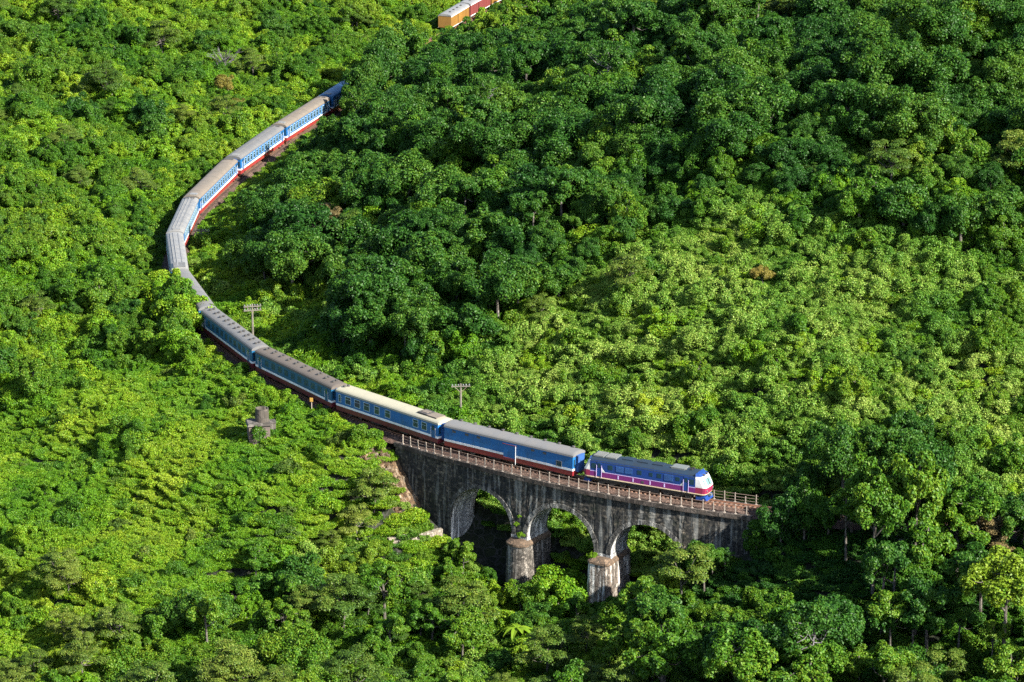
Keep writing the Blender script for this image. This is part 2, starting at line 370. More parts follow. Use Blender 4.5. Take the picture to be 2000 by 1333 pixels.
# ------------------------------------------------------------------ viaduct
ARCH = [(39.1,5.25),(26.2,5.25),(13.3,5.25)]; CROWN = -3.95; SPRING = CROWN-5.25
V0, V1 = -1.3, 55.0; HW = 2.3; ZTOP = -1.02
def soffit(s):
    for c, r in ARCH:
        if abs(s-c) < r: return SPRING+math.sqrt(r*r-(s-c)**2)
    return None
def wall_bottom(s):
    z = soffit(s)
    if z is not None: return z
    if 33.85-.001 <= s or s <= 8.06: return -14.5 if s > 8.1 else -11.0
    return SPRING
def build_viaduct():
    root = empty('stone_viaduct', TP(26.2, 0, -17), label='dark stained stone railway viaduct with three round arches across the ravine', cat='viaduct')
    off = tuple(root.location); rs = random.Random(3)
    brk = [V0, V1]
    for c, r in ARCH: brk += [c-r, c+r]
    brk = sorted(brk); cols = []
    for a, b in zip(brk[:-1], brk[1:]):
        n = max(2, int((b-a)/.42)); inside = any(abs((a+b)/2-c) < r for c, r in ARCH)
        if inside:   # denser near the springings
            c = (a+b)/2; r = (b-a)/2
            pts = [c-r*math.cos(math.pi*k/30) for k in range(31)]
        else: pts = [a+(b-a)*k/n for k in range(n+1)]
        cols.append((inside, pts))
    for side in (-1, 1):
        mb = MB(); rows = 13
        for inside, pts in cols:
            grid = []
            for s in pts:
                if inside:
                    zz = [soffit(s) if soffit(s) is not None else SPRING][0]
                else:
                    m_ = (pts[0]+pts[-1])/2; zz = SPRING if 9 < m_ < 37 else (-15.0 if m_ > 37 else -12.0)
                col = []
                for k in range(rows+1):
                    z = ZTOP+(zz-ZTOP)*k/rows
                    batter = .045*(ZTOP-z)*.5
                    col.append(TP(s, side*(HW+batter+rs.uniform(-.045,.045)*(0 < k < rows)), z)); mb.uv.append((s, z))
                grid.append(col)
            vs = [p for c in grid for p in c]; fs = []
            for i in range(len(grid)-1):
                for k in range(rows):
                    a = i*(rows+1)+k; b = a+rows+1
                    fs.append((a, a+1, b+1, b) if side < 0 else (a, b, b+1, a+1))
            mb.add(vs, fs)
        ow = mb.build('spandrel_wall', M['wall'], root, off=off); ul = ow.data.uv_layers.new(name='courses')
        li = np.empty(len(ow.data.loops), np.int32); ow.data.loops.foreach_get('vertex_index', li); ul.data.foreach_set('uv', np.array(mb.uv, np.float32)[li].ravel())
    # top surface and end faces
    mb = MB(); ss = np.linspace(V0, V1, 60); vs = []; fs = []
    for s in ss: vs += [TP(s,-HW,ZTOP), TP(s,HW,ZTOP)]
    for i in range(len(ss)-1): fs.append((2*i, 2*i+2, 2*i+3, 2*i+1))
    mb.add(vs, fs); mb.build('deck', M['coping'], root, off=off)
    for s, zb in ((V0,-12.0),(V1,-15.0)):
        mb = MB(); mb.add([TP(s,-HW,ZTOP),TP(s,HW,ZTOP),TP(s,HW+.3,zb),TP(s,-HW-.3,zb)], [(0,1,2,3)])
        mb.build('abutment_end', M['wall'], root, off=off)
    # barrels and rings
    for ai, (c, r) in enumerate(ARCH):
        mb = MB(); n = 26
        zb = SPRING-8.0
        prof = [(c-r, zb)]+[(c-r*math.cos(math.pi*k/n), SPRING+r*math.sin(math.pi*k/n)) for k in range(n+1)]+[(c+r, zb)]
        vs = []; nt = 8
        for s, z in prof:
            for j in range(nt+1):
                t = -1+2*j/nt; b = HW+.045*(ZTOP-max(z,SPRING))*.5
                vs.append(TP(s, t*b, z))
        fs = []
        for i in range(len(prof)-1):
            for j in range(nt): a = i*(nt+1)+j; fs.append((a, a+1, a+nt+2, a+nt+1))
        mb.add(vs, fs); mb.build('arch_barrel', M['barrel'], root, off=off)
        for side in (-1, 1):
            mb = MB(); nv = 27
            for k in range(nv):
                a0 = math.pi*(k+.06)/nv; a1 = math.pi*(k+.94)/nv; ro = r+.62+rs.uniform(-.05,.05); ri = r-.012
                pr = rs.uniform(.05,.10)
                P = []
                for rad in (ri, ro):
                    for a, pt in ((a0,-.2),(a1,-.2),(a1,pr),(a0,pr)):
                        z = SPRING+rad*math.sin(a); b = HW+.045*(ZTOP-z)*.5
                        P.append(TP(c-rad*math.cos(a), side*(b+pt), z))
                mb.hexa(P)
            mb.build('arch_ring', M['ring'], root, off=off)
    # piers
    for pi, sc in enumerate((32.65, 19.75)):
        hw = 1.2; mat = M['pier'] if pi == 0 else M['pier_lime']
        mb = MB()
        for z0, z1, g0, g1 in ((SPRING-8.6, SPRING, .32, .10),):
            P = []
            for z, g in ((z0,g0),(z1,g1)):
                for ds, t in ((-hw-g,-HW-.15-g),(hw+g,-HW-.15-g),(hw+g,HW+.15+g),(-hw-g,HW+.15+g)): P.append(TP(sc+ds*.99, t, z))
            mb.hexa(P)
        mb.build('pier', M['barrel'], root, off=off)
        # footing: rounded nose on the first pier, square and lime-streaked on the second
        prof = []
        if pi == 0:
            for k in range(13):
                a = math.pi*k/12; prof.append((-1.75*math.cos(a), -HW-.7-1.15*math.sin(a)))
            prof += [(1.75, HW+.6), (-1.75, HW+.6)]
        else:
            prof = [(-1.7,-HW-.2),(-1.7,-HW-1.35),(-1.2,-HW-1.75),(1.2,-HW-1.75),(1.7,-HW-1.35),(1.7,-HW-.2),(1.7,HW+.6),(-1.7,HW+.6)]
        def ring(z, g): return [TP(sc+ds*g, t if t > -HW else -HW+(t+HW)*g, z) for ds, t in prof]
        mb = MB(); zs = np.linspace(-18.6, -10.35, 12)
        mb.sweep([ring(z, 1.06-.16*(i/11)+rs.uniform(-.012,.012)) for i, z in enumerate(zs)])
        mb.build('pier_base', mat, root, off=off)
        mb = MB(); mb.sweep([ring(-10.34, .97), ring(-10.06, .97), ring(-9.55, .66 if pi == 0 else .7)])
        mb.build('pier_cap', M['cap'], root, off=off)
    # coping stones along both edges
    for side in (-1, 1):
        s = V0
        while s < V1-.1:
            e = min(s+1.5, V1); mb = MB(); a0 = s+.02; a1 = e-.02; j = rs.uniform(-.03,.03)
            P = []
            for z in (-1.16+j*.5, -.56+j):
                for q, t in ((a0, side*1.75),(a1, side*1.75),(a1, side*(2.62+j)),(a0, side*(2.62+j))): P.append(TP(q, t, z))
            mb.hexa(P); mb.build('coping_stone', M['coping'], root, off=off); s = e
    return root
build_viaduct()
def build_railing(side, label):
    root = empty('railing', TP(V0+1, side*2.32, -.56), label=label, cat='railing'); off = tuple(root.location); rs = random.Random(5+side)
    pm = MB(); pm.box((0,0,.70), (.105,.105,1.40)); pm.box((0,0,.05), (.3,.3,.1)); me = pm.mesh('post', M['post'])
    s = V0+.8
    while s < V1-.2:
        p = TP(s, side*2.32, -.57); d = track_dir(s)
        h = rs.uniform(.92,1.04) if rs.random() > .06 else .72
        inst('post', me, root, p-root.location, (rs.uniform(-.03,.03), rs.uniform(-.03,.03), math.atan2(d[1], d[0])), (1,1,h)); s += 1.5
    for h in (.40,.82,1.24):
        mb = MB(); mb.tube([TP(q, side*2.32, -.57+h) for q in np.arange(V0+.5, V1-.4, 1.5)], .028, 5); mb.build('rail_bar', M['bar'], root, off=off)
build_railing(-1, 'pale concrete-posted railing in front of the train, along the arched face of the viaduct')
build_railing(1, 'thin-posted railing behind the train, against the bright vine slope')

# ------------------------------------------------------------------ train
_cache = {}
def shared(key, fn):
    if key not in _cache: _cache[key] = fn()
    return _cache[key]
def me_frame(w, h, mat):
    mb = MB(); b = .07
    mb.box((0,0,h/2-b/2), (w,.05,b)); mb.box((0,0,-h/2+b/2), (w,.05,b)); mb.box((-w/2+b/2,0,0), (b,.046,h-2*b)); mb.box((w/2-b/2,0,0), (b,.046,h-2*b))
    mb.box((0,0,.12*h), (w-2*b,.03,.04))
    return mb.mesh('window_frame', mat)
def me_pane(w, h, mat=None):
    mb = MB(); mb.box((0,0,0), (w-.1,.02,h-.1)); return mb.mesh('pane', mat or M['glass'])
def me_wheel():
    mb = MB(); n = 16
    for x0, x1, r in ((-.06,.06,.42),(.05,.09,.47)):
        R = [[(r*math.cos(2*math.pi*k/n), x, .42+r*math.sin(2*math.pi*k/n)) for k in range(n)] for x in (x0,x1)]; mb.sweep(R)
    mb.tube([(0,-.14,.42),(0,.1,.42)], .12, 8)
    return mb.mesh('wheel', M['steel'])
def me_bogie(L):
    mb = MB()
    for y in (-.78,.78):
        mb.box((0,y,.55), (L,.12,.2)); mb.box((0,y,.42), (L*.45,.14,.22))
        for x in (-L*.36, L*.36): mb.box((x,y*1.08,.44), (.3,.16,.3))
        for x in (-.3,.3): mb.tube([(x,y,.35),(x,y,.7)], .1, 8)
    mb.box((0,0,.6), (.5,1.6,.16)); return mb.mesh('bogie_frame', M['dark'])
def me_vent():
    mb = MB(); mb.cur = 0; mb.tube([(0,0,-.05),(0,0,.16)], .17, 8); mb.cur = 1; mb.tube([(0,0,.161),(0,0,.22),(0,0,.27)], [.26,.24,.06], 8)
    return mb.mesh('roof_vent', [M['vent'], M['vent']])
def add_bogies(root, xs, axles, L):
    for x in xs:
        b = inst('bogie', shared(('bogie',L), lambda: me_bogie(L)), root, (x,0,0))
        for ax in axles:
            for y in (-.57,.57):
                inst('wheel', shared('wheel', me_wheel), b, (ax,y,0), (0,0,0 if y > 0 else math.pi))
def roof_profile(w, z0, z1, n=12):
    P = []
    for k in range(n+1):
        a = math.pi*k/n; P.append((-w*math.cos(a), z0+(z1-z0)*(math.sin(a)**.75)))
    return P
def place(root, s0, s1):
    a = TP(s0,0,0); b = TP(s1,0,0); d = b-a; c = (a+b)/2
    root.location = c; yaw = math.atan2(-d.y, -d.x); pit = math.atan2(-d.z, math.hypot(d.x,d.y))
    root.rotation_euler = (0, -pit, yaw)          # local +x points to the front (towards low s)
    return d.length
HB = 1.40
def carriage(s0, s1, label, body='blue', roof='roof_grey', low='red', windows=(), wframe=True, doors=(), vents=None, ridge=None, extras=None, label_roof=None):
    root = empty('passenger_carriage', label=label, cat='carriage', group='carriages of the train')
    L = place(root, s0, s1); h = L/2
    mb = MB(); mb.box((0,0,2.49), (L,2*HB,1.74)); mb.build('body', M[body], root)
    mb = MB(); mb.box((0,0,1.47), (L-.02,2*HB+.03,.30)); mb.build('stripe', M['white'], root)
    mb = MB(); mb.box((0,0,.98), (L-.04,2*HB-.01,.68)); mb.build('lower_panel', M[low], root)
    mb = MB(); prof = roof_profile(HB+.05, 3.32, 3.96); rings = []
    for x, k in ((-h-.08,.90),(-h+.15,.985),(-h+.9,1.0)): rings.append([(x, y, 3.32+(z-3.32)*k) for y, z in prof])
    n = 8
    for i in range(1, n): rings.append([(-h+.9+(L-1.8)*i/n, y, z+random.uniform(-.006,.006)) for y, z in prof])
    for x, k in ((h-.9,1.0),(h-.15,.985),(h+.08,.90)): rings.append([(x, y, 3.32+(z-3.32)*k) for y, z in prof])
    mb.sweep(rings)
    ro = mb.build('roof', M[roof], root)
    if label_roof: ro['label'] = label_roof
    # seams across the roof
    for i in range(1, 8):
        mb = MB(); x = -h+L*i/8
        mb.sweep([[(x-.03, y, z+.012) for y, z in prof[1:-1]], [(x+.03, y, z+.012) for y, z in prof[1:-1]]], closed=False, caps=False); mb.build('roof_seam', M[roof], ro)
    for sx in (-1, 1):
        mb = MB()
        for k in range(5): mb.box((sx*(h+.06+.09*k), 0, 2.28), (.07, 1.5-.06*(k%2), 2.3-.06*(k%2)))
        mb.build('gangway', M['bellows'], root)
        mb = MB(); mb.box((sx*(h+.28),0,.88), (.62,.3,.26)); mb.build('coupler', M['dark'], root)
        for y in (-1.05,1.05):
            mb = MB(); mb.box((sx*(h+.012), y, 2.4), (.03,.34,1.0)); mb.build('end_window', M['glass'], root)
    mb = MB(); mb.box((0,0,.72), (L-1,1.1,.22))
    for x, w in ((-2.6,2.2),(.8,1.6),(3.3,1.4)): mb.box((x,0,.5), (w,2.0,.5))
    mb.build('underframe', M['dark'], root)
    add_bogies(root, (-h+3.3, h-3.3), (-1.1,1.1), 3.2)
    for w_x, w_w, w_h in windows:
        for sy in (-1, 1):
            if wframe:
                f = inst('window', shared(('wf',w_w,w_h), lambda: me_frame(w_w, w_h, M['frame'])), root, (w_x, sy*(HB+.012), 2.52))
                inst('pane', shared(('wp',w_w,w_h), lambda: me_pane(w_w, w_h)), f, (0,0,0))
            else:
                inst('window', shared(('wp2',w_w,w_h), lambda: me_pane(w_w, w_h, M['tint'])), root, (w_x, sy*(HB+.003), 2.52))
    for dx in doors:
        for sy in (-1, 1):
            mb = MB(); mb.box((0,0,0), (.8,.05,2.0)); d = mb.build('door', M[body], root, loc=(dx, sy*(HB+.018), 2.28))
            mb = MB(); mb.box((0, sy*.03, .45), (.5,.03,.7)); mb.build('door_window', M['glass'], d)
            for hx in (-.46,.46): mb = MB(); mb.tube([(hx, sy*.05, -.7),(hx, sy*.05, .5)], .025, 5); mb.build('handrail', M['white'], d)
            mb = MB(); mb.box((dx, sy*(HB-.1), .52), (.75,.3,.05)); mb.box((dx, sy*(HB-.02), .34), (.75,.3,.05)); mb.build('step', M['dark'], root)
    if vents:
        for x, y in vents:
            k = 3.32+.64*(max(0, 1-(y/(HB+.05))**2)**.375)
            inst('roof_vent', shared('vent', me_vent), ro, (x, y, k))
    if ridge:
        for y in ridge:
            mb = MB(); z = 3.32+.64*(max(0, 1-(y/(HB+.05))**2)**.375); mb.box((0,y,z+.02), (L-1.6,.16,.10)); mb.build('roof_ridge', M[roof], ro)
    if extras: extras(root, ro, h)
    return root
def pairs(L, n, x0=None, y=.32):
    out = []
    for i in range(n):
        x = -L/2+1.3+(L-2.6)*i/(n-1); out += [(x+.12,-y),(x-.12,y)]
    return out
def baggage_extras(root, ro, h):
    for sy in (-1, 1):
        d = MB(); d.box((0,0,0), (2.0,.06,2.1)); do = d.build('sliding_door', M['blue'], root, loc=(.3, sy*(HB+.03), 2.0))
        r = MB(); r.box((1.05,sy*.05,-.3), (.07,.05,2.7)); r.build('door_post', M['white'], do)
        r = MB(); r.box((0,sy*.04,-.95), (2.0,.05,.12)); r.box((0,sy*.04,1.0), (2.3,.05,.08)); r.build('door_rail', M['red'], do)
        for x in (-9.2,-7.0,-5.0,4.2,6.2):
            v = MB(); v.box((x, sy*(HB+.01), 2.98), (.55,.05,.3)); v.build('side_vent', M['vent'], root)
        w = inst('window', shared('wf_bag', lambda: me_frame(.95,.8,M['ventcap'])), root, (8.6, sy*(HB+.012), 1.98))
        inst('pane', shared('wp_bag', lambda: me_pane(.95,.8)), w)
def ac_extras(root, ro, h):
    m = MB(); m.box((h-3.9,.0,3.93), (1.9,1.7,.34)); m.build('air_conditioner', M['vent'], ro)
    m = MB(); m.box((h-1.9,.0,3.92), (2.0,1.7,.26)); m.build('roof_hatch', M['roof_tan'], ro)
    m = MB(); m.box((h-3.9,.0,4.12), (1.2,.9,.06)); m.box((h-3.9,0,4.11), (1.95,.1,.05)); m.build('fan_cover', M['roof_tan'], ro)
def end_dark(root, ro, h):
    m = MB(); m.box((-h+.7,0,3.95), (.9,1.6,.14)); m.build('water_hatch', M['vent'], ro)
    m = MB(); m.box((h-.8,.2,3.96), (1.0,1.2,.16)); m.build('air_conditioner', M['roof_pale'], ro)
W12 = [(x,.95,1.15) for x in np.linspace(-8.6, 8.6, 13)]
def build_train():
    carriage(24.8, 46.6, 'blue baggage carriage with a central sliding door, coupled behind the locomotive', 'blue', 'roof_grey', 'red',
             vents=[(x,.75) for x in np.linspace(-9.5,9.5,9)], extras=baggage_extras, label_roof='plain grey roof with a row of small vents')
    carriage(47.5, 69.2, 'blue carriage with a cream roof and pale window frames entering the viaduct', 'blue', 'roof_cream', 'maroon',
             windows=[(-10.0,.55,1.15),(-8.2,1.25,1.15),(-6.2,1.25,1.2),(-4.2,1.25,1.2),(-2.0,1.1,1.2),(.3,1.15,1.15),(6.2,1.1,1.15),(8.0,1.1,1.15)],
             doors=(9.9,), extras=ac_extras, vents=[(-10.1,-.4),(-9.9,.2)], label_roof='cream-white weathered roof')
    carriage(70.1, 92.0, 'shaded blue carriage with a brown roof and paired vents, behind the cream-roofed one', 'blue_shaded', 'roof_brown', 'maroon',
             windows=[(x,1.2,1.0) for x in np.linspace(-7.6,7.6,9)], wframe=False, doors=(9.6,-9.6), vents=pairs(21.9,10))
    carriage(93.0, 115.2, 'shaded blue carriage with a grey roof and paired vents beside the concrete pole', 'blue_shaded', 'roof_grey', 'maroon',
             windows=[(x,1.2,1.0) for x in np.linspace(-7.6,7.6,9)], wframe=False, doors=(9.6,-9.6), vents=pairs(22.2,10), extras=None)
    carriage(116.3, 138.3, 'grey-roofed carriage sunk between bushes, only its roof showing', 'blue_shaded', 'roof_grey', 'maroon', windows=W12, wframe=False)
    carriage(139.3, 161.3, 'pale ribbed-roof carriage at the tightest part of the curve, its end roof white', 'blue', 'roof_pale', 'red', windows=W12, ridge=(-.75,-.25,.55),
             extras=lambda root, ro, h: MB_box(ro, 'roof_panel', 'ventcap', (h-1.5,0,3.99), (2.6,1.9,.05)))
    carriage(162.3, 184.3, 'pale grey ribbed-roof carriage with a raised roof duct beside the low crossarm', 'blue', 'roof_pale', 'red', windows=W12, ridge=(-.55,.0,.55), extras=end_dark)
    carriage(185.5, 213.0-1.0, 'sunlit blue carriage with a plain tan roof, below the grey-roofed one', 'blue', 'roof_tan', 'red', windows=[(x,1.0,1.2) for x in np.linspace(-11,11,15)], doors=(12.4,-12.4), extras=end_dark)
    carriage(214.0, 238.0, 'sunlit blue carriage with a grey roof and centre ridge', 'blue', 'roof_grey', 'red', windows=[(x,1.0,1.2) for x in np.linspace(-9.5,9.5,13)], doors=(10.9,-10.9), ridge=(0,), extras=end_dark)
    carriage(239.4, 262.6, 'blue carriage with a brownish ridged roof, half in tree shade', 'blue', 'roof_tan', 'red', windows=[(x,1.0,1.2) for x in np.linspace(-9.2,9.2,13)], doors=(10.5,-10.5), ridge=(.05,), extras=end_dark)
    carriage(264.0, 287.5, 'blue-roofed carriage in deep shade vanishing under the trees', 'blue', 'roof_blue', 'red', windows=[(x,1.0,1.2) for x in np.linspace(-9.2,9.2,13)], doors=(10.5,-10.5), extras=end_dark)
def MB_box(parent, name, mat, c, d):
    m = MB(); m.box(c, d); return m.build(name, M[mat], parent)
build_train()

def build_loco():
    root = empty('diesel_locomotive', label='blue and magenta diesel locomotive with a white front leading the train', cat='locomotive')
    L = place(root, 5.4, 23.4); h = L/2; w = 1.42; xf = h-1.5; xb = -h+1.0
    # main body, blue above and magenta below
    def bodybox(name, mat, z0, z1, ww, x0=xb, x1=xf):
        m = MB(); m.box(((x0+x1)/2,0,(z0+z1)/2), (x1-x0,2*ww,z1-z0)); return m.build(name, M[mat], root)
    body = bodybox('body', 'loco_blue', 2.02, 3.35, w)
    bodybox('lower_band', 'loco_magenta', 1.22, 1.94, w)
    bodybox('upper_stripe', 'loco_lilac', 1.94, 2.02, w+.006)
    bodybox('sill_stripe', 'loco_cream', 1.08, 1.22, w+.012)
    # roof: bevelled shoulders
    prof = [(-w-.01,3.35),(-w+.12,3.62),(-w+.5,3.84),(-.5,3.95),(.5,3.95),(w-.5,3.84),(w-.12,3.62),(w+.01,3.35)]
    m = MB(); m.sweep([[(x,y,z) for y,z in prof] for x in (xb, xb+2, 0, xf-2, xf)]); ro = m.build('roof', M['loco_roof'], root)
    for y in (-1,1):
        m = MB(); m.box(((xb+xf)/2, y*(w-.06), 3.46), (xf-xb-.3,.06,.12)); m.build('gutter', M['loco_blue'], ro)
    # nose lofts at both ends
    def nose(sx, x0, reach):
        rows = [(1.08,0.0,1.0),(1.22,.06,1.0),(1.75,.14,1.0),(2.05,.12,1.0),(2.25,.06,1.0),(3.2,-.42,.97),(3.52,-.62,.93),(3.80,-1.0,.80),(3.93,-reach-.02,.45)]
        colsY = [-1,-.93,-.62,0,.62,.93,1]; cx = [.55,.22,.04,0,.04,.22,.55]
        G = []
        for z, dx, k in rows:
            G.append([((x0+max(0,reach+dx-c)*1.0), w*k*y, z) for y, c in zip(colsY, cx)])
        def grid(a, b, name, mat):
            m = MB(); R = G[a:b+1]; vs = []; fs = []
            for r in R:
                vs.append((x0-.0, -w*1.0 if r is not None else 0, r[0][2])); vs += r; vs.append((x0, w, r[0][2]))
            n = len(colsY)+2
            vs = [(sx*x, y, z) for x, y, z in vs]
            for i in range(len(R)-1):
                for k in range(n-1): fs.append((i*n+k, i*n+k+1, (i+1)*n+k+1, (i+1)*n+k))
            fs.append(tuple(range(n))); fs.append(tuple((len(R)-1)*n+k for k in range(n)))
            m.add(vs, fs); return m.build(name, M[mat], root)
        grid(0,1,'nose_sill','loco_cream'); grid(1,3,'nose_lower', 'panel_mag'); f = grid(3,6,'nose_face','loco_white'); grid(6,8,'cab_roof','loco_blue')
        # windscreens
        for sy in (-1,1):
            def pt(y, z, o):
                t = (z-2.25)/(3.2-2.25); dx = .06+(-.42-.06)*t; yy = abs(y)/w; c = np.interp(yy, [0,.62,.93,1],[0,.04,.22,.55])
                return (sx*(x0+reach+dx-c+o), y, z)
            ys = (.10,.62,1.18)
            m = MB(); vs = []; 
            for z in (2.36,3.10):
                for y in ys: vs.append(pt(sy*y, z, .025))
            m.add(vs, [(0,1,4,3),(1,2,5,4)]); p = m.build('windscreen', M['screen'], f)
            m = MB()
            loop = [pt(sy*y,2.33,.03) for y in (.07,.62,1.22)]+[pt(sy*y,3.13,.03) for y in (1.22,.62,.07)]
            m.tube(loop+[loop[0]], .035, 5); m.build('windscreen_frame', M['dark'], p)
            m = MB(); m.tube([(sx*(x0+reach-.1),sy*.95,1.62),(sx*(x0+reach+.16-.06),sy*.95,1.62)], .13, 10); m.build('headlight', M['insul'], root)
            m = MB(); m.tube([(sx*(x0+reach-.95),sy*.45,3.62),(sx*(x0+reach-.55),sy*.45,3.62)], .13, 8); m.build('roof_lamp', M['vent'], root)
            # cab side: door window and mark
            m = MB(); m.box((sx*(x0-.55), sy*(w+.01), 2.72), (.7,.03,.72)); m.build('cab_window', M['glass'], root)
            m = MB(); m.box((sx*(x0-1.35), sy*(w+.012), 2.35), (.62,.03,2.0)); d = m.build('cab_door', M['loco_blue'], root)
            m = MB(); m.box((sx*(x0-1.35), sy*(w+.035), 2.85), (.4,.02,.6)); m.build('door_window', M['glass'], d)
            for xx in (-.98,-1.72):
                m = MB(); m.tube([(sx*(x0+xx), sy*(w+.06), 1.15),(sx*(x0+xx), sy*(w+.06), 2.9)], .025, 5); m.build('handrail', M['loco_lilac'], root)
            m = MB(); a = x0-1.85; q = sy*(w+.02)
            m.hexa([(sx*(a-.42),q-.006,1.96),(sx*a,q-.006,1.96),(sx*a,q+.006,1.96),(sx*(a-.42),q+.006,1.96),(sx*(a+.12),q-.006,2.62),(sx*(a+.22),q-.006,2.62),(sx*(a+.22),q+.006,2.62),(sx*(a+.12),q+.006,2.62)])
            m.build('lightning_mark', M['loco_white'], root)
        m = MB(); m.hexa([(sx*(x0+.1),-1.3,.28),(sx*(x0+reach+.1),-1.15,.22),(sx*(x0+reach+.1),1.15,.22),(sx*(x0+.1),1.3,.28),(sx*(x0+.1),-1.32,.75),(sx*(x0+reach-.15),-1.25,.75),(sx*(x0+reach-.15),1.25,.75),(sx*(x0+.1),1.32,.75)])
        m.build('snow_plough', M['loco_blue'], root)
        m = MB(); m.box((sx*(x0+reach+.05),0,.9), (.6,.34,.3)); m.build('coupler', M['grille'], root)
    M['panel_mag'] = M['loco_magenta'] if False else paint('nose_red', (.19,.016,.05), (.08,.016,.03), .3)
    nose(1, xf, 1.5); nose(-1, -xb, 1.0)
    m = MB(); m.box((0,0,.93), (L-1.2,2.5,.28)); m.build('underframe', M['dark'], root)
    m = MB(); m.box((0,0,.55), (4.2,2.3,.62)); m.build('fuel_tank', M['dark'], root)
    for x in (-h+4.0, h-4.4):
        b = inst('bogie', shared(('bogie',4.4), lambda: me_bogie(4.4)), root, (x,0,0))
        for ax in (-1.6,0,1.6):
            for y in (-.57,.57): inst('wheel', shared('wheel', me_wheel), b, (ax,y,0), (0,0,0 if y > 0 else math.pi))
    for sy in (-1,1):
        for x, ww, hh, mt in ((-5.0,.8,.75,'vent'),(-3.6,1.1,.8,'grille_b'),(-2.3,1.1,.8,'grille_b'),(-.7,.75,.7,'vent'),(1.0,.6,.6,'vent'),(2.2,.75,.7,'vent'),(3.6,1.3,.9,'grille_b'),(4.9,.7,.6,'vent')):
            if mt == 'grille_b':
                m = MB()
                for k in range(6): m.box((x, sy*(w+.015), 2.75-hh/2+hh*(k+.5)/6), (ww,.05,hh/8))
                m.build('side_grille', M['bellows'], root)
            else:
                m = MB(); m.box((x, sy*(w+.01), 2.8), (ww*.85,.03,hh*.85)); m.build('side_window', M['glass'], root)
        for x in (-3.8,-1.6,.9,3.0): m = MB(); m.box((x, sy*(w+.012), 1.58), (.16,.03,.5)); m.build('side_latch', M['loco_lilac'], root)
        m = MB(); m.box((-.2, sy*(w+.012), 1.52), (.4,.03,.3)); m.build('fuel_flap', M['vent'], root)
    # roof equipment
    for x, ww, d in ((-7.0,1.5,1.9),(-5.2,1.6,1.9)):
        m = MB(); m.box((x,0,3.98), (ww,d,.18)); g = m.build('radiator_grille', M['grille'], ro)
        m = MB()
        for k in range(7): m.box((x-ww/2+ww*(k+.5)/7,0,4.09), (.06,d*.94,.05))
        m.build('grille_bars', M['ventcap'], g)
    for x in (-2.8,-.6,1.6): m = MB(); m.box((x,0,3.99), (1.5,1.2,.16)); m.build('roof_hatch', M['loco_roof'], ro)
    m = MB(); m.box((4.6,.1,4.0), (2.0,1.6,.22)); a = m.build('air_conditioner', M['grille'], ro)
    m = MB(); m.tube([(3.4,-.5,4.02),(5.8,-.5,4.02)], .07, 6); m.tube([(3.4,.6,4.02),(5.8,.6,4.02)], .07, 6); m.build('air_pipe', M['ventcap'], ro)
    m = MB(); m.tube([(6.2,.35,3.9),(6.2,.35,4.12),(6.6,.35,4.14)], [.05,.06,.12], 8); m.tube([(6.2,-.35,3.9),(6.2,-.35,4.12),(6.6,-.35,4.14)], [.05,.06,.12], 8); m.build('horn', M['dark'], ro)
build_loco()

def wagon(s0, s1, mat, label):
    root = empty('freight_wagon', label=label, cat='wagon', group='freight wagons on the far line')
    L = place(root, s0, s1); h = L/2
    m = MB(); m.box((0,0,2.15), (L,2.8,2.4)); m.build('body', M[mat], root)
    m = MB(); prof = roof_profile(1.45, 3.36, 3.8); m.sweep([[(x,y,z) for y,z in prof] for x in (-h-.05,h+.05)]); ro = m.build('roof', M['roof_pale'], root)
    for x in (-h*.6,-h*.2,h*.2,h*.6): inst('roof_vent', shared('vent', me_vent), ro, (x,.4,3.74))
    for sy in (-1,1):
        m = MB(); m.box((0,sy*1.42,3.28), (L,.06,.16)); m.build('eave_strip', M['white'], root)
        for k in range(int(L/1.0)): m = MB(); m.box((-h+.5+k, sy*1.42, 2.1), (.09,.07,2.2)); m.build('rib', M[mat], root)
        m = MB(); m.box((.2,sy*1.47,2.1), (2.0,.05,2.1)); m.build('sliding_door', M[mat], root)
        m = MB(); m.box((0,sy*1.41,.98), (L,.05,.14)); m.build('sill', M['white'], root)
    m = MB(); m.box((0,0,.78), (L-.6,1.2,.3)); m.build('underframe', M['dark'], root)
    add_bogies(root, (-h+2.2,h-2.2), (-.9,.9), 2.8)
wagon(341.5, 353.0, 'yellow', 'orange-yellow freight wagon with a pale grey roof on the far line')
wagon(354.0, 366.0, 'wagonred', 'dark red freight wagon coupled behind the orange-yellow one')
wagon(367.0, 379.0, 'yellow', 'orange freight wagon beyond the dark red one')

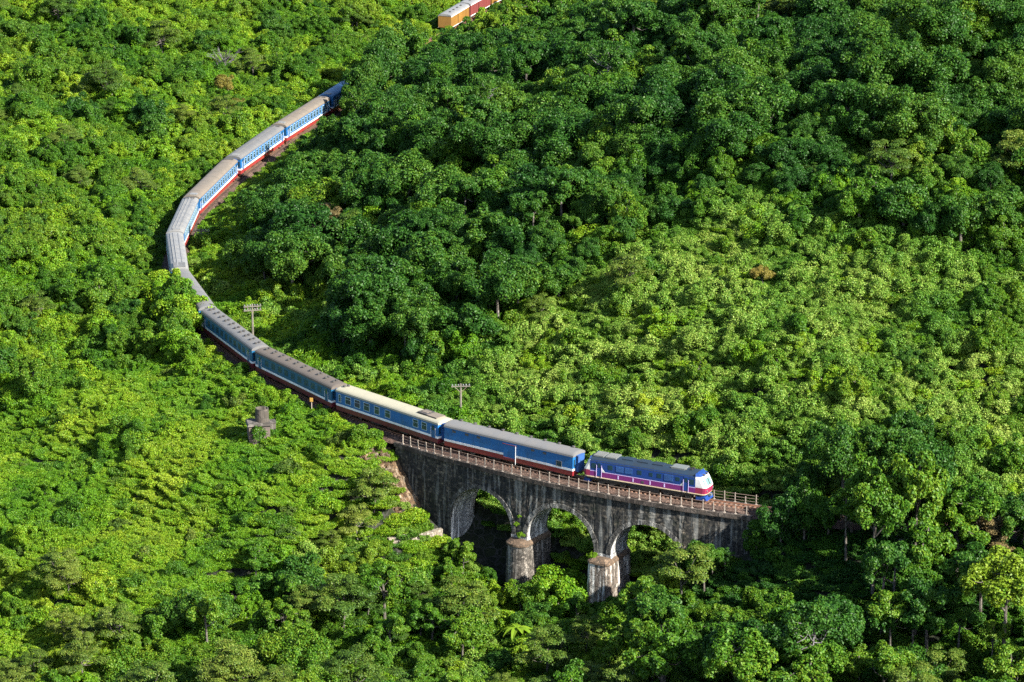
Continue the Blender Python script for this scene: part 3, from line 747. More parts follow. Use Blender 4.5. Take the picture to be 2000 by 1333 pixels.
# ------------------------------------------------------------------ small structures
def ray_ground(px, py):
    u = (px-1000)/FPX; v = (666.5-py)/FPX
    d = np.array([u, math.cos(PITCH)+v*math.sin(PITCH), -math.sin(PITCH)+v*math.cos(PITCH)])
    t = np.arange(430, 1100, .5); P = np.array([0,CAMY,CAMZ])[None]+d[None]*t[:,None]
    zz = terrain(P[:,0], P[:,1]); k = np.argmax(P[:,2] < zz); return P[k]
def utility_pole(xy, H, arms, label, rz=.25):
    x, y = xy; z = terr1(x, y)-.3
    root = empty('utility_pole', (x,y,z), rz, label, 'utility pole', 'poles beside the line')
    m = MB(); m.tube([(0,0,0),(0,0,H*.5),(0,0,H)], [.20,.16,.13], 8); m.build('pole', M['pole'], root)
    for k in range(arms):
        zz = H-.35-.62*k
        m = MB(); m.box((0,-.16,zz), (2.7,.12,.14)); a = m.build('crossarm', M['pole'], root)
        for x2 in (-1.2,-.75,-.35,.35,.75,1.2):
            m = MB(); m.tube([(x2,-.16,zz+.07),(x2,-.16,zz+.16),(x2,-.16,zz+.28),(x2,-.16,zz+.34)], [.04,.11,.10,.03], 8); m.build('insulator', M['insul'], a)
    for sx in (-1,1):
        m = MB(); m.tube([(sx*.9,-.16,H-.4),(0,-.12,H-1.3)], .035, 5); m.build('brace', M['bar'], root)
def small_things():
    p = TP(108, 4.6, 0); utility_pole((p.x, p.y), 6.9, 2, 'concrete utility pole with two crossarms beside the grey-roofed vented carriage')
    p = TP(54.5, 10, 0); utility_pole((p.x, p.y), 6.4, 1, 'slim pole with one pale crossarm in the vines above the baggage carriage', .1)
    p = TP(170, 3.8, 0); utility_pole((p.x, p.y), 3.2, 2, 'short post with two pale crossarms beside the pale-roofed carriages', .05)
    # yellow lineside sign
    p = TP(73.0, -2.9, 0); z = terr1(p.x, p.y)-.2
    r = empty('lineside_sign', (p.x,p.y,z), -.3, 'small yellow board on a thin post beside the shaded brown-roofed carriage', 'sign')
    m = MB(); m.tube([(0,0,0),(0,0,2.6)], .06, 6); m.build('post', M['post'], r)
    m = MB(); m.box((0,-.08,2.35), (.46,.06,.58)); m.build('board', M['sign'], r)
    # pillbox with round turret
    g = ray_ground(505, 868); x, y, z = g[0], g[1]+.6, terr1(g[0], g[1]+.6)
    r = empty('pillbox', (x,y,z), .18, 'old pinkish concrete pillbox with a round dark turret standing in the scrub', 'bunker')
    m = MB(); m.box((0,0,1.1), (3.0,2.6,3.2)); m.build('base', M['bunker'], r)
    m = MB(); m.hexa([(-1.75,-1.55,2.7),(1.75,-1.55,2.7),(1.75,1.55,2.7),(-1.75,1.55,2.7),(-1.6,-1.4,3.0),(1.6,-1.4,3.0),(1.6,1.4,3.0),(-1.6,1.4,3.0)]); m.build('roof_slab', M['bunker_top'], r)
    m = MB(); n = 20
    def ringz(rad, zz): return [(.55+rad*math.cos(2*math.pi*k/n), .1+rad*math.sin(2*math.pi*k/n), zz) for k in range(n)]
    m.sweep([ringz(.98,2.98), ringz(.93,4.9), ringz(.78,4.9), ringz(.76,3.2)], caps=True); m.build('turret', M['turret'], r)
    m = MB(); m.box((.95,-.3,5.0), (.25,.2,.35)); m.build('turret_lug', M['turret'], r)
    m = MB(); m.box((-.2,-1.305,1.9), (1.3,.05,.22)); m.build('firing_slit', M['vent'], r)
    m = MB(); m.box((2.0,.5,1.9), (.9,1.4,1.5)); m.box((2.0,.5,2.72), (1.05,1.55,.14)); m.build('annex', M['bunker_top'], r)
    # exposed rock beside the viaduct end
    rs = random.Random(9); r = empty('rock_outcrop', TP(58,-4.0,-6), label='bare orange-brown rock face at the end of the viaduct wall', cat='rock'); off = tuple(r.location)
    m = MB(); ns, nt = 22, 18; vs = []
    for i in range(ns+1):
        for j in range(nt+1):
            s = 49.8+(i/ns)*9.0; t = -2.2-(j/nt)*4.8; p = TP(s, t, 0); edge = min(i, ns-i, nt-j)/3.0
            vs.append((p.x+rs.uniform(-.12,.12), p.y+rs.uniform(-.12,.12), terr1(p.x, p.y)+.55*min(1, edge)-.25+rs.uniform(-.28,.28)))
    m.add(vs, [(i*(nt+1)+j, i*(nt+1)+j+1, (i+1)*(nt+1)+j+1, (i+1)*(nt+1)+j) for i in range(ns) for j in range(nt)])
    m.build('rock_surface', M['rock'], r, off=off)
    for k in range(26):
        s = rs.uniform(50.5,58.2); t = rs.uniform(-2.7,-6.6); c = TP(s, t, 0); c.z = terr1(c.x, c.y)+.15; q = rs.uniform(.25,.6)
        m = MB(); P = [(c.x+sx*q*rs.uniform(.6,1.1), c.y+sy*q*rs.uniform(.6,1.1), c.z+sz*q*rs.uniform(.5,.9)) for sz in (-1,1) for sx,sy in ((-1,-1),(1,-1),(1,1),(-1,1))]
        m.hexa(P); m.build('boulder', M['rock'], r, off=off)
    # low rubble retaining wall running out from the first arch
    A = TP(45.2,-3.4,0); B = Vector((A.x-7.2, A.y-3.8, 0)); dv = (B-A).normalized(); nv = Vector((dv.y,-dv.x,0)); L = (B-A).length; ztop = max(terr1(A.x,A.y), terr1(B.x,B.y))+1.2
    r = empty('retaining_wall', (A.x, A.y, ztop-2), label='low pale rubble retaining wall in the bushes below the left arch', cat='wall'); off = tuple(r.location)
    for row in range(4):
        d = .3*(row%2)
        while d < L:
            wd = rs.uniform(.5,1.0); c = A+dv*(d+wd/2); z0 = ztop-.42*(row+1)-.10*(d/L)*8*.1; hw = .3
            m = MB(); P = []
            for zz in (z0, z0+.39):
                for a_, b_ in ((-wd/2+.02,-hw),(wd/2-.02,-hw),(wd/2-.02,hw),(-wd/2+.02,hw)):
                    q = c+dv*a_+nv*(b_+rs.uniform(-.05,.05)); P.append((q.x, q.y, zz+rs.uniform(-.03,.03)))
            m.hexa(P); m.build('stone', M['rubble'], r, off=off); d += wd
    m = MB(); q0 = A; q1 = B
    m.hexa([(q0.x+nv.x*w_, q0.y+nv.y*w_, z_) if e_ == 0 else (q1.x+nv.x*w_, q1.y+nv.y*w_, z_) for z_ in (ztop-4, ztop-.2) for e_, w_ in ((0,-.2),(1,-.2),(1,.2),(0,.2))])
    m.build('core', M['rubble'], r, off=off)
    for k in range(9): q = A+dv*(L*(k+.5)/9); WALLKEEP.append((q.x, q.y, ztop-.5))
WALLKEEP = []
small_things()
#VEG
# ------------------------------------------------------------------ vegetation prototypes
FINE = .65     # leaf size factor; leaf numbers rise to match
def unit(v): return v/np.maximum(1e-9, np.linalg.norm(v, axis=1))[:,None]
def leaf_arrays(c, n, L, W, rng, fold=.25):
    L, W = L*FINE, W*FINE; N = len(c); n = unit(n); r = rng.normal(size=(N,3)); u = unit(r-(r*n).sum(1)[:,None]*n); v = np.cross(n, u)
    L = L*rng.uniform(.7,1.3,N)[:,None]; W = W*rng.uniform(.7,1.3,N)[:,None]
    return np.stack([c-u*L*.5-n*L*fold*.35, c+v*W*.5+n*W*fold*.3, c+u*L*.5-n*L*fold*.5, c-v*W*.5+n*W*fold*.3], 1).reshape(-1,3)
def quad_mesh(name, V, mats, extra=None, mi=0):
    """leaf quads (4 verts each) plus optional (verts, faces) wood, as one mesh"""
    nq = len(V)//4; ev, ef = extra if extra else ([], [])
    me = bpy.data.meshes.new(name)
    co = np.vstack([V, np.array(ev)]) if len(ev) else V
    me.vertices.add(len(co)); me.vertices.foreach_set('co', co.astype(np.float32).ravel())
    loops = [np.arange(nq*4)]; starts = list(range(0, nq*4, 4)); p = nq*4
    for f in ef: loops.append(np.array(f)+nq*4); starts.append(p); p += len(f)
    lo = np.concatenate(loops)
    me.loops.add(len(lo)); me.loops.foreach_set('vertex_index', lo.astype(np.int32))
    me.polygons.add(len(starts)); me.polygons.foreach_set('loop_start', np.array(starts, np.int32))
    for m in mats: me.materials.append(m)
    if ef: me.polygons.foreach_set('material_index', np.r_[np.full(nq, mi), np.full(len(ef), 1)].astype(np.int32))
    me.update(calc_edges=True); return me
def clump_leaves(C, R, per, L, W, rng, flat=.8, out=.55, up=.45, nup=.4, nrand=.55, fold=.25):
    """leaves on the shells of overlapping clumps C (n,3) with radii R"""
    per = int(per*2.1); w = R**2; idx = rng.choice(len(C), size=per, p=w/w.sum())
    aniso = rng.uniform(.75,1.25,(len(C),3)); ctr = C.mean(0); od = unit(C-ctr+1e-6)
    q = unit(rng.normal(size=(per,3))+od[idx]*out*1.6+np.array([0,0,up*1.6]))
    rad = R[idx][:,None]*(.45+.85*rng.random((per,1))**.8)*aniso[idx]
    P = C[idx]+q*rad*np.array([1,1,flat])
    lump = np.sin(P[:,0]*2.3+P[:,2]*1.7)*np.cos(P[:,1]*2.1-P[:,2]*1.3); P = P+q*(lump*.16)[:,None]
    keep = np.ones(per, bool)
    for k in range(len(C)):
        d = (P-C[k])/np.array([1,1,flat]); keep &= ~((np.linalg.norm(d, axis=1) < R[k]*.5) & (idx != k))
    P, q = P[keep], q[keep]
    n = q*.8+np.array([0,0,nup])+rng.normal(size=P.shape)*nrand
    return leaf_arrays(P, n, L, W, rng, fold)
def wood(H, r0, tips, rng, lean=.4):
    m = MB(); top = np.array([rng.uniform(-lean,lean), rng.uniform(-lean,lean), H])
    mid = top*.5+np.array([rng.uniform(-.25,.25), rng.uniform(-.25,.25), 0])
    m.tube([(0,0,-.6), tuple(mid*.5), tuple(mid), tuple(top)], [r0*1.25, r0, r0*.8, r0*.5], 6)
    for t in tips:
        a = mid+(top-mid)*rng.uniform(.1,.9); b = np.array(t); c = (a+b)/2+np.array([0,0,-.25])+rng.normal(size=3)*.15
        m.tube([tuple(a), tuple(c), tuple(b)], [r0*.5, r0*.3, r0*.1], 5, cap=False)
    return m
def dome(rng, n, R, H, z0, zmin=-.35, rc=(.30,.46), inner=.2):
    """clump centres spread over several uneven lobes, so that no crown is a ball"""
    nl = int(rng.integers(4, 7)); lob = []
    for k in range(nl):
        a = 2*math.pi*(k+rng.uniform(-.35,.35))/nl; f = rng.uniform(.30,.62) if k else .1
        lob.append((R*f*math.cos(a), R*f*math.sin(a), H*rng.uniform(-.30,.36), R*rng.uniform(.36,.62), H*rng.uniform(.42,.66)))
    C = []; RR = []; m = int(n*1.7)
    while len(C) < m:
        lx, ly, lz, lr, lh = lob[int(rng.integers(nl))]; d = rng.normal(size=3); d /= np.linalg.norm(d)
        if d[2] < max(zmin, -.8): continue
        f = rng.uniform(.62,.98) if rng.random() > inner else rng.uniform(.2,.6)
        C.append((lx+d[0]*lr*f, ly+d[1]*lr*f, z0+lz+d[2]*lh*f)); RR.append(R*rng.uniform(rc[0]*.55, rc[1]*.68))
    return np.array(C), np.array(RR)
PROTO = {}      # key -> (crown mesh, trunk mesh or None, combined mesh, radius, height)
def add_tree(key, seed, leafmat, R=3.2, crownH=2.8, H=8.0, n=22, per=5200, L=.52, W=.30, rc=(.28,.42), bark='bark', flat=.85, zmin=-.35, r0=.17, nlimb=9, nup=.55, fold=.3, nrand=.68, inner=.2, open_=False):
    rng = np.random.default_rng(seed)
    zc = H-crownH*1.0
    C, RR = dome(rng, n, R, crownH, zc, zmin, rc, inner)
    V = clump_leaves(C, RR, per, L, W, rng, flat, nup=nup, fold=fold, nrand=nrand)
    tips = [C[i] for i in rng.choice(len(C), size=min(nlimb, len(C)), replace=False)]
    wd = wood(zc+crownH*.35, r0, tips, rng)
    cm = quad_mesh('crown_'+key, V, [M[leafmat]]); tm = wd.mesh('trunk_'+key, M[bark])
    comb = quad_mesh('tree_'+key, V, [M[leafmat], M[bark]], (wd.v, wd.f))
    PROTO[key] = (cm, tm, comb, R, H)
def add_layered(key, seed, leafmat, R=3.8, H=7.5, layers=4, n=26, per=4200, L=.46, W=.26):
    rng = np.random.default_rng(seed); C = []; RR = []
    for k in range(n):
        a = rng.uniform(0, 2*math.pi); l = rng.integers(layers); f = math.sqrt(rng.random())*(1-.16*l)
        C.append((R*f*math.cos(a), R*f*math.sin(a), H-2.6+l*.85-1.0*f*f+rng.uniform(-.2,.2))); RR.append(R*rng.uniform(.20,.32))
    C = np.array(C); RR = np.array(RR)
    V = clump_leaves(C, RR, per, L, W, rng, .34, out=.3, up=.8, nup=.9, nrand=.5)
    tips = [C[i] for i in rng.choice(len(C), size=13, replace=False)]
    wd = wood(H-2.3, .16, tips, rng, .6)
    cm = quad_mesh('crown_'+key, V, [M[leafmat]]); tm = wd.mesh('trunk_'+key, M['bark'])
    PROTO[key] = (cm, tm, quad_mesh('tree_'+key, V, [M[leafmat], M['bark']], (wd.v, wd.f)), R, H)
def add_mound(key, seed, leafmat, R=1.9, H=2.4, n=12, per=1900, L=.42, W=.24, rc=(.28,.52), flat=.9, nup=.5, nrand=.72, fold=.35, drape=False):
    rng = np.random.default_rng(seed)
    C, RR = dome(rng, n, R, H*.78, H*.12, -.05, rc, .25)
    if drape: C[:,2] = np.maximum(C[:,2], 0)+rng.uniform(-.2,.5,len(C))
    V = clump_leaves(C, RR, per, L, W, rng, flat, nup=nup, nrand=nrand, fold=fold)
    V = V.reshape(-1,4,3); V = V[V[:,:,2].min(1) > -.9].reshape(-1,3)
    me = quad_mesh('foliage_'+key, V, [M[leafmat]]); PROTO[key] = (me, None, me, R, H)
def add_cover(key, seed, leafmat, R=2.1, H=.8, per=1300, L=.42, W=.20, blade=False):
    per = int(per*2.1); rng = np.random.default_rng(seed); a = rng.uniform(0, 2*math.pi, per); f = np.sqrt(rng.random(per))*R
    x = f*np.cos(a); y = f*np.sin(a)
    z = H*(.35+.35*np.sin(x*2.1+seed)*np.cos(y*1.9+seed*.7)+.3*np.cos(x*1.1-y*1.3+seed))*np.clip(1.25-f/R, .25, 1)+rng.uniform(-.18,.22,per)
    P = np.c_[x, y, z]
    n = np.c_[rng.normal(size=per)*.6, rng.normal(size=per)*.6, np.full(per, .45 if blade else .8)]
    V = leaf_arrays(P, n, L, W, rng, .45)
    me = quad_mesh('foliage_'+key, V, [M[leafmat]]); PROTO[key] = (me, None, me, R, H)
for i in range(5): add_tree('dark%d'%i, 100+i, 'lf_dark', R=2.7+.25*i, crownH=3.3+.2*(i%2), H=6.9+.5*i, n=20+4*i, per=6800+500*i, zmin=-.8, rc=(.22,.50), L=.42, W=.25)
for i in range(4): add_tree('mid%d'%i, 120+i, 'lf_mid', R=2.6+.3*i, crownH=3.1, H=6.4+.5*i, n=18+3*i, per=6600, zmin=-.8, rc=(.22,.50), L=.41, W=.24)
for i in range(2): add_tree('bright%d'%i, 130+i, 'lf_bright', R=2.6+.3*i, crownH=2.7, H=5.0, n=20, per=6200, zmin=-.85, rc=(.22,.48), L=.38, W=.22)
for i in range(3): add_tree('clumpy%d'%i, 140+i, 'lf_mid' if i != 1 else 'lf_dark', R=3.4, crownH=3.3, H=9.6+i, n=15+2*i, per=6000, rc=(.22,.36), L=.46, W=.28, zmin=-.55, nlimb=14, inner=.12)
add_tree('sparse0', 150, 'lf_dark', R=3.1, crownH=3.4, H=10.5, n=22, per=2900, rc=(.2,.32), L=.40, W=.22, zmin=-.7, nlimb=20, r0=.14, bark='bare')
for i in range(2): add_layered('olive%d'%i, 160+i, 'lf_olive', per=5600, L=.38, W=.21)
add_layered('brown0', 165, 'lf_brown', per=5200, L=.38, W=.21); add_tree('gold0', 166, 'lf_gold', R=2.6, crownH=2.0, H=5.0, n=16, per=5200, L=.34, W=.20)
for i in range(2): add_mound('shrub_bright%d'%i, 170+i, 'lf_bright', R=2.2+.4*i, H=1.9+.3*i, n=16, per=3600, L=.34, W=.19)
for i in range(2): add_mound('shrub_mid%d'%i, 175+i, 'lf_mid', R=2.2+.3*i, H=2.2, n=16, per=3600, L=.35, W=.20)
for i in range(3): add_mound('vine%d'%i, 180+i, 'lf_vine', R=2.3+.4*i, H=1.9+.4*i, n=18, per=4200, L=.32, W=.20, rc=(.22,.46), drape=True)
add_mound('shrub_olive0', 190, 'lf_olive', R=2.1, H=1.8, per=3200, L=.34, W=.18)
for i in range(2): add_mound('scrub%d'%i, 195+i, 'lf_bright', R=2.2, H=1.15, n=20, per=4200, L=.36, W=.12, rc=(.18,.36), nup=.4, nrand=.8)
add_cover('cover_mid0', 200, 'lf_mid', per=2000, L=.34, W=.17); add_cover('cover_bright0', 201, 'lf_bright', per=2000, L=.34, W=.17); add_cover('cover_vine0', 202, 'lf_vine', H=1.1, per=2200, L=.32, W=.18); add_cover('cover_dark0', 203, 'lf_dark', per=1600, L=.36, W=.18)
add_cover('cover_blade0', 204, 'lf_bright', L=.44, W=.10, blade=True, per=2600)

# ------------------------------------------------------------------ where plants stand
KEEP = []   # points of the train, the viaduct and the small structures that stand clear of foliage: (x, y, z)
def keep(s0, s1, ds, t, z):
    for s in np.arange(s0, s1, ds): KEEP.append(tuple(TP(s, t, z)))
keep(-1.5, 26, 1.5, -2.3, -.3); keep(24, 56, 1.5, -2.3, -.6); keep(6, 24, 1.5, -1.4, 2.5)
keep(56, 70, 1.5, -1.4, 1.2); keep(70, 93, 1.5, -1.4, 1.5); keep(93, 112, 1.5, -1.4, 2.0); keep(112, 118, 1.5, -.5, 3.8); keep(118, 139, 1.5, .8, 3.95)
for t in (-1.0, 1.4): keep(139, 186, 1.5, t, 2.2 if t > 0 else 3.6)
keep(186, 268, 1.5, 1.6, .3); keep(186, 268, 2, -.6, 3.9); keep(196, 235, 2, 3.0, -.5); keep(268, 282, 2, 1.4, 2.6)
keep(341, 380, 1.2, 1.5, .8); keep(341, 380, 1.5, -.4, 3.8)
for z in (-2.5,-4.5): keep(3, 54, 1.2, -2.35, z)
for z in (-6.5,-8.5): keep(9, 49, 1.0, -2.35, z) if z > -7 else (keep(17, 22, 1.0, -2.35, z), keep(31, 47, 1.0, -2.35, z))
keep(17.8, 21.8, .8, -3.6, -10.5); keep(31.4, 43.5, .8, -2.6, -10.5)
for z in (-12.,-13.5): keep(18.2, 21.4, .6, -4, z); keep(31.2, 37, .6, -3.4, z)
keep(19.4,20.6,.5,-4,-15)
for s_ in np.arange(51.2, 57.8, .8):
    for t_ in (-2.8,-4.2,-5.2): p_ = TP(s_, t_, 0); KEEP.append((p_.x, p_.y, terr1(p_.x, p_.y)+.35))
KEEP += WALLKEEP
for x_ in np.arange(28, 43.5, 1.5):
    for y_ in (-91.5,-88,-85): KEEP.append((x_, y_, terr1(x_, y_)+1.2))
for o in bpy.data.objects:
    if o.type == 'EMPTY' and o.name.startswith('pillbox'):
        for dx in (-1.2,0,1.2):
            for dz in (1.6,2.6,4.2): KEEP.append((o.location.x+dx, o.location.y-1.3, o.location.z+dz))
    if o.type == 'EMPTY' and o.name.startswith('lineside_sign'): KEEP.append((o.location.x, o.location.y, o.location.z+1.7)); KEEP.append((o.location.x, o.location.y, o.location.z+2.3))
    if o.type == 'EMPTY' and o.name.startswith('utility_pole'):
        for dz in (2.6,4.5,6.5,7.5): KEEP.append((o.location.x, o.location.y, o.location.z+dz))
for px_, py_, h_ in ((1010,1262,2.8),(1000,1262,1.8),(640,490,6.2),(1940,1120,6.5),(1745,1170,8.5),(437,150,4.6),(445,190,4.2),(470,225,3.2)):
    p_ = ray_ground(px_, py_); KEEP.append((p_[0], p_[1], p_[2]+h_)); KEEP.append((p_[0], p_[1], p_[2]+h_*.75))
KEEP = np.array(KEEP); KU, KV, KF = project(KEEP[:,0], KEEP[:,1], KEEP[:,2])
def clear_height(x, y, z, R):
    """tallest plant of radius R here that leaves the railway and the structures in view from the overlook"""
    u, v0, fw = project(x, y, z); v1 = project(x, y, z+10.0)[1]; pm = (v0-v1)/10.0; r = R*FPX/fw
    hmax = np.full(len(x), 99.0)
    for i in range(len(x)):
        du = (KU-u[i])/r[i]; m = (KF > fw[i]-R[i]*.3) & (np.abs(du) < .96) & (KV < v0[i])
        if m.any(): hmax[i] = ((v0[i]-KV[m])/pm[i]/np.sqrt(1-du[m]**2)).min()
    return hmax
def lattice(cell, jit, seed):
    rng = np.random.default_rng(seed); xs = np.arange(-125, 135, cell); ys = np.arange(-150, 345, cell)
    X, Y = np.meshgrid(xs, ys); X = X+(np.arange(len(ys))%2)[:,None]*cell*.5
    x = (X+rng.uniform(-jit,jit,X.shape)*cell).ravel(); y = (Y+rng.uniform(-jit,jit,X.shape)*cell).ravel()
    S, D = near(np.c_[x,y]); z = terrain(x, y, S, D); u, v, f = project(x, y, z+2)
    ok = (u > -260) & (u < 2420) & (v > -230) & (v < 1720) & (np.abs(D) > 2.0)
    return x[ok], y[ok], z[ok], S[ok], D[ok], rng
def patch(x, y, k, ph=0.0):
    return np.sin(x*k+ph)*np.cos(y*k*.8+ph*1.7)+.6*np.sin((x+y)*k*1.9+ph*.6)+.4*np.cos((x-y)*k*2.7+ph)
# zones, by railway chainage S and offset D (plus = inside of the curve)
def zones(x, y, S, D):
    z = np.full(len(x), 'far', object)
    inn = D > 0
    z[inn] = 'wood'
    z[inn & (S < 64) & (D < 62-np.maximum(0, S-40)*.9+8*patch(x,y,.06))] = 'vine'
    z[inn & (S >= 60) & (D < 15+3*patch(x,y,.11))] = 'lineside'
    z[inn & (S > 285)] = 'wood'
    ex = ~inn
    z[ex] = 'left'
    z[ex & (S > 54) & (S < 112) & (D > -78)] = 'scrub'
    z[ex & (S <= 54)] = 'ravine'
    z[ex & (S <= 6)] = 'rightwood'
    z[ex & (S > 230)] = 'left'
    return z
TREES = []; SHRUBS = []; COVER = []
def pit(x, y): return patch(x, y, .21, 3.3)+.35*patch(x, y, .47, .9) > 1.62  # plantless gaps, where the near-black soil stands in for deep shade
def place_trees():
    x, y, z, S, D, rng = lattice(3.5, .42, 21); Z = zones(x, y, S, D); n = len(x)
    r = rng.random(n); g = patch(x, y, .09, 1.0); key = np.full(n, '', object); sc = .62+.85*rng.random(n)**1.6
    def pick(mask, names, p):
        i = np.where(mask)[0]; key[i] = rng.choice(names, size=len(i), p=p)
    w = Z == 'wood'; pick(w & (r < .93), ['dark0','dark1','dark2','dark3','dark4','mid0','mid1','mid3','clumpy1'], [.17,.16,.13,.12,.11,.10,.08,.07,.06])
    pick(w & (r < .93) & (S > 286) , ['dark0','mid0','mid1','bright0','clumpy0'], [.25,.25,.2,.2,.1])
    pick(w & (g > .9) & (r < .7), ['mid0','mid2','bright0','bright1','olive0','sparse0'], [.25,.2,.2,.15,.12,.08])
    edge = w & (S < 75) & (D < 80) & (r < .6); pick(edge, ['mid0','mid1','bright0','bright1','dark0','olive1'], [.25,.2,.15,.15,.2,.05]); sc[edge] *= .85
    l = Z == 'left'; pick(l & (r < .55), ['mid0','mid1','mid2','mid3','bright0','bright1','dark0','olive0'], [.12,.11,.10,.05,.27,.25,.06,.04]); sc[l] *= .80
    ls = Z == 'lineside'; pick(ls & (r < .14) & (D > 8), ['bright0','mid0'], [.7,.3]); sc[ls] *= .7
    v = Z == 'vine'; pick(v & (r < .05+.006*np.clip(D-14, 0, 50)) & (D > 14), ['bright0','bright1','mid0','mid1','olive0'], [.25,.2,.25,.2,.1]); sc[v] *= .72
    vr = v & (S < 6) & (r < .40) & (D > 13); pick(vr, ['mid0','mid1','bright0','dark0'], [.35,.3,.25,.1])
    s = Z == 'scrub'; pick(s & (r < .03), ['bright0','bright1'], [.6,.4]); sc[s] *= .55
    deep = s & (D < -46) & (r < .55); pick(deep, ['olive0','olive1','mid0','bright0','bright1'], [.12,.12,.26,.25,.25]); sc[deep] = rng.uniform(.6,.9,deep.sum())
    rv = Z == 'ravine'; pick(rv & (r < .62), ['mid0','bright0','olive0','olive1','clumpy0','dark1','mid3'], [.22,.26,.09,.09,.12,.12,.10]); sc[rv] *= .85
    rw = Z == 'rightwood'; pick(rw & (r < .66), ['clumpy0','clumpy1','clumpy2','mid1','dark2','sparse0','olive1'], [.24,.20,.18,.12,.10,.08,.08]); sc[rw] *= 1.05
    key[pit(x, y)] = ''
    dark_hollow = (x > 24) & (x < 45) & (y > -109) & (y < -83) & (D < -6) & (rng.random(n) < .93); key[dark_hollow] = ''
    k = (key != ''); x, y, z, S, D, key, sc, Z = (a[k] for a in (x,y,z,S,D,key,sc,Z))
    R = np.array([PROTO[q][3] for q in key]); H = np.array([PROTO[q][4] for q in key])
    near_line = np.abs(D)-R*sc*.85; ok = near_line > 1.9
    hm = clear_height(x, y, z, R*sc*.9)
    fit = np.minimum(sc, hm/H); ok &= fit > .42
    for i in np.where(ok)[0]: TREES.append([x[i], y[i], z[i]-(.15 if Z[i] in ('wood','rightwood') else 1.0*fit[i]), key[i], fit[i], rng.uniform(0,6.283), Z[i]])
def place_shrubs():
    x, y, z, S, D, rng = lattice(1.9, .42, 33); Z = zones(x, y, S, D); n = len(x); r = rng.random(n); g = patch(x, y, .13, 2.2)
    key = np.full(n, '', object); sc = .45+.85*rng.random(n)**1.4
    def pick(mask, names, p):
        i = np.where(mask)[0]; key[i] = rng.choice(names, size=len(i), p=p)
    pick((Z == 'vine') & (r < .80), ['vine0','vine1','vine2','shrub_bright0','shrub_mid0'], [.32,.30,.22,.08,.08])
    pick((Z == 'lineside') & (r < .75), ['shrub_bright0','shrub_bright1','shrub_mid0','vine0','scrub0'], [.30,.28,.16,.10,.16])
    pick((Z == 'scrub') & (r < .66), ['scrub0','scrub1','shrub_bright0','shrub_olive0','shrub_mid0'], [.38,.36,.12,.05,.09])
    sc[Z == 'scrub'] *= .9
    pick((Z == 'left') & (r < .7), ['shrub_bright0','shrub_bright1','shrub_mid0','shrub_mid1'], [.3,.25,.25,.2])
    pick((Z == 'wood') & (r < .6), ['shrub_mid0','shrub_mid1','vine0'], [.45,.4,.15])
    pick((Z == 'ravine') & (r < .62), ['shrub_bright0','shrub_mid0','shrub_mid1','vine0','vine1','scrub0'], [.25,.2,.2,.15,.1,.1])
    pick((Z == 'rightwood') & (r < .4), ['shrub_mid0','shrub_mid1'], [.5,.5])
    key[pit(x, y)] = ''
    k = key != ''; x, y, z, S, D, key, sc, Z = (a[k] for a in (x,y,z,S,D,key,sc,Z))
    R = np.array([PROTO[q][3] for q in key]); H = np.array([PROTO[q][4] for q in key])
    ok = np.abs(D)-R*sc*.9 > 1.4
    onv = (S > V0-1) & (S < V1-1) & (np.abs(D) < 2.6+R*sc); ok &= ~onv
    hm = clear_height(x, y, z, R*sc*.9); fit = np.minimum(sc, hm/H); ok &= fit > .3
    for i in np.where(ok)[0]: SHRUBS.append([x[i], y[i], z[i]-.05, key[i], fit[i], rng.uniform(0,6.283), Z[i]])
def place_cover():
    x, y, z, S, D, rng = lattice(1.9, .4, 44); Z = zones(x, y, S, D); n = len(x); r = rng.random(n)
    key = np.full(n, '', object)
    def pick(mask, names, p):
        i = np.where(mask)[0]; key[i] = rng.choice(names, size=len(i), p=p)
    pick(Z == 'vine', ['cover_vine0','cover_bright0','cover_mid0'], [.7,.15,.15])
    pick(Z == 'lineside', ['cover_bright0','cover_blade0','cover_mid0'], [.45,.35,.2])
    pick(Z == 'scrub', ['cover_blade0','cover_bright0','cover_mid0'], [.6,.28,.12])
    pick(Z == 'left', ['cover_mid0','cover_bright0','cover_dark0'], [.45,.3,.25])
    pick((Z == 'wood') & (r < .8), ['cover_dark0','cover_mid0'], [.7,.3])
    pick(Z == 'ravine', ['cover_mid0','cover_bright0','cover_dark0'], [.45,.3,.25])
    pick((Z == 'rightwood') & (r < .9), ['cover_dark0','cover_mid0'], [.75,.25])
    key[pit(x, y) & (r < .8)] = ''
    k = (key != '') & ~((S > V0) & (S < V1-1.5) & (np.abs(D) < 4.6) & ~((np.abs(S-39) < 3.6) | (np.abs(S-26.2) < 3.4) | (np.abs(S-13.3) < 3.4))) & (np.abs(D) > 2.3)
    x, y, z, S, D, key = (a[k] for a in (x,y,z,S,D,key))
    sc = rng.uniform(.8,1.2,len(x))*np.clip((np.abs(D)-1.2)/2.6, .35, 1); R = np.array([PROTO[q][3] for q in key])
    hm = clear_height(x, y, z, R*.6)
    for i in range(len(x)):
        if hm[i] > .05: COVER.append([x[i], y[i], z[i], key[i], min(sc[i], .35+.6*hm[i]), rng.uniform(0,6.283), ''])
place_trees(); place_shrubs(); place_cover()

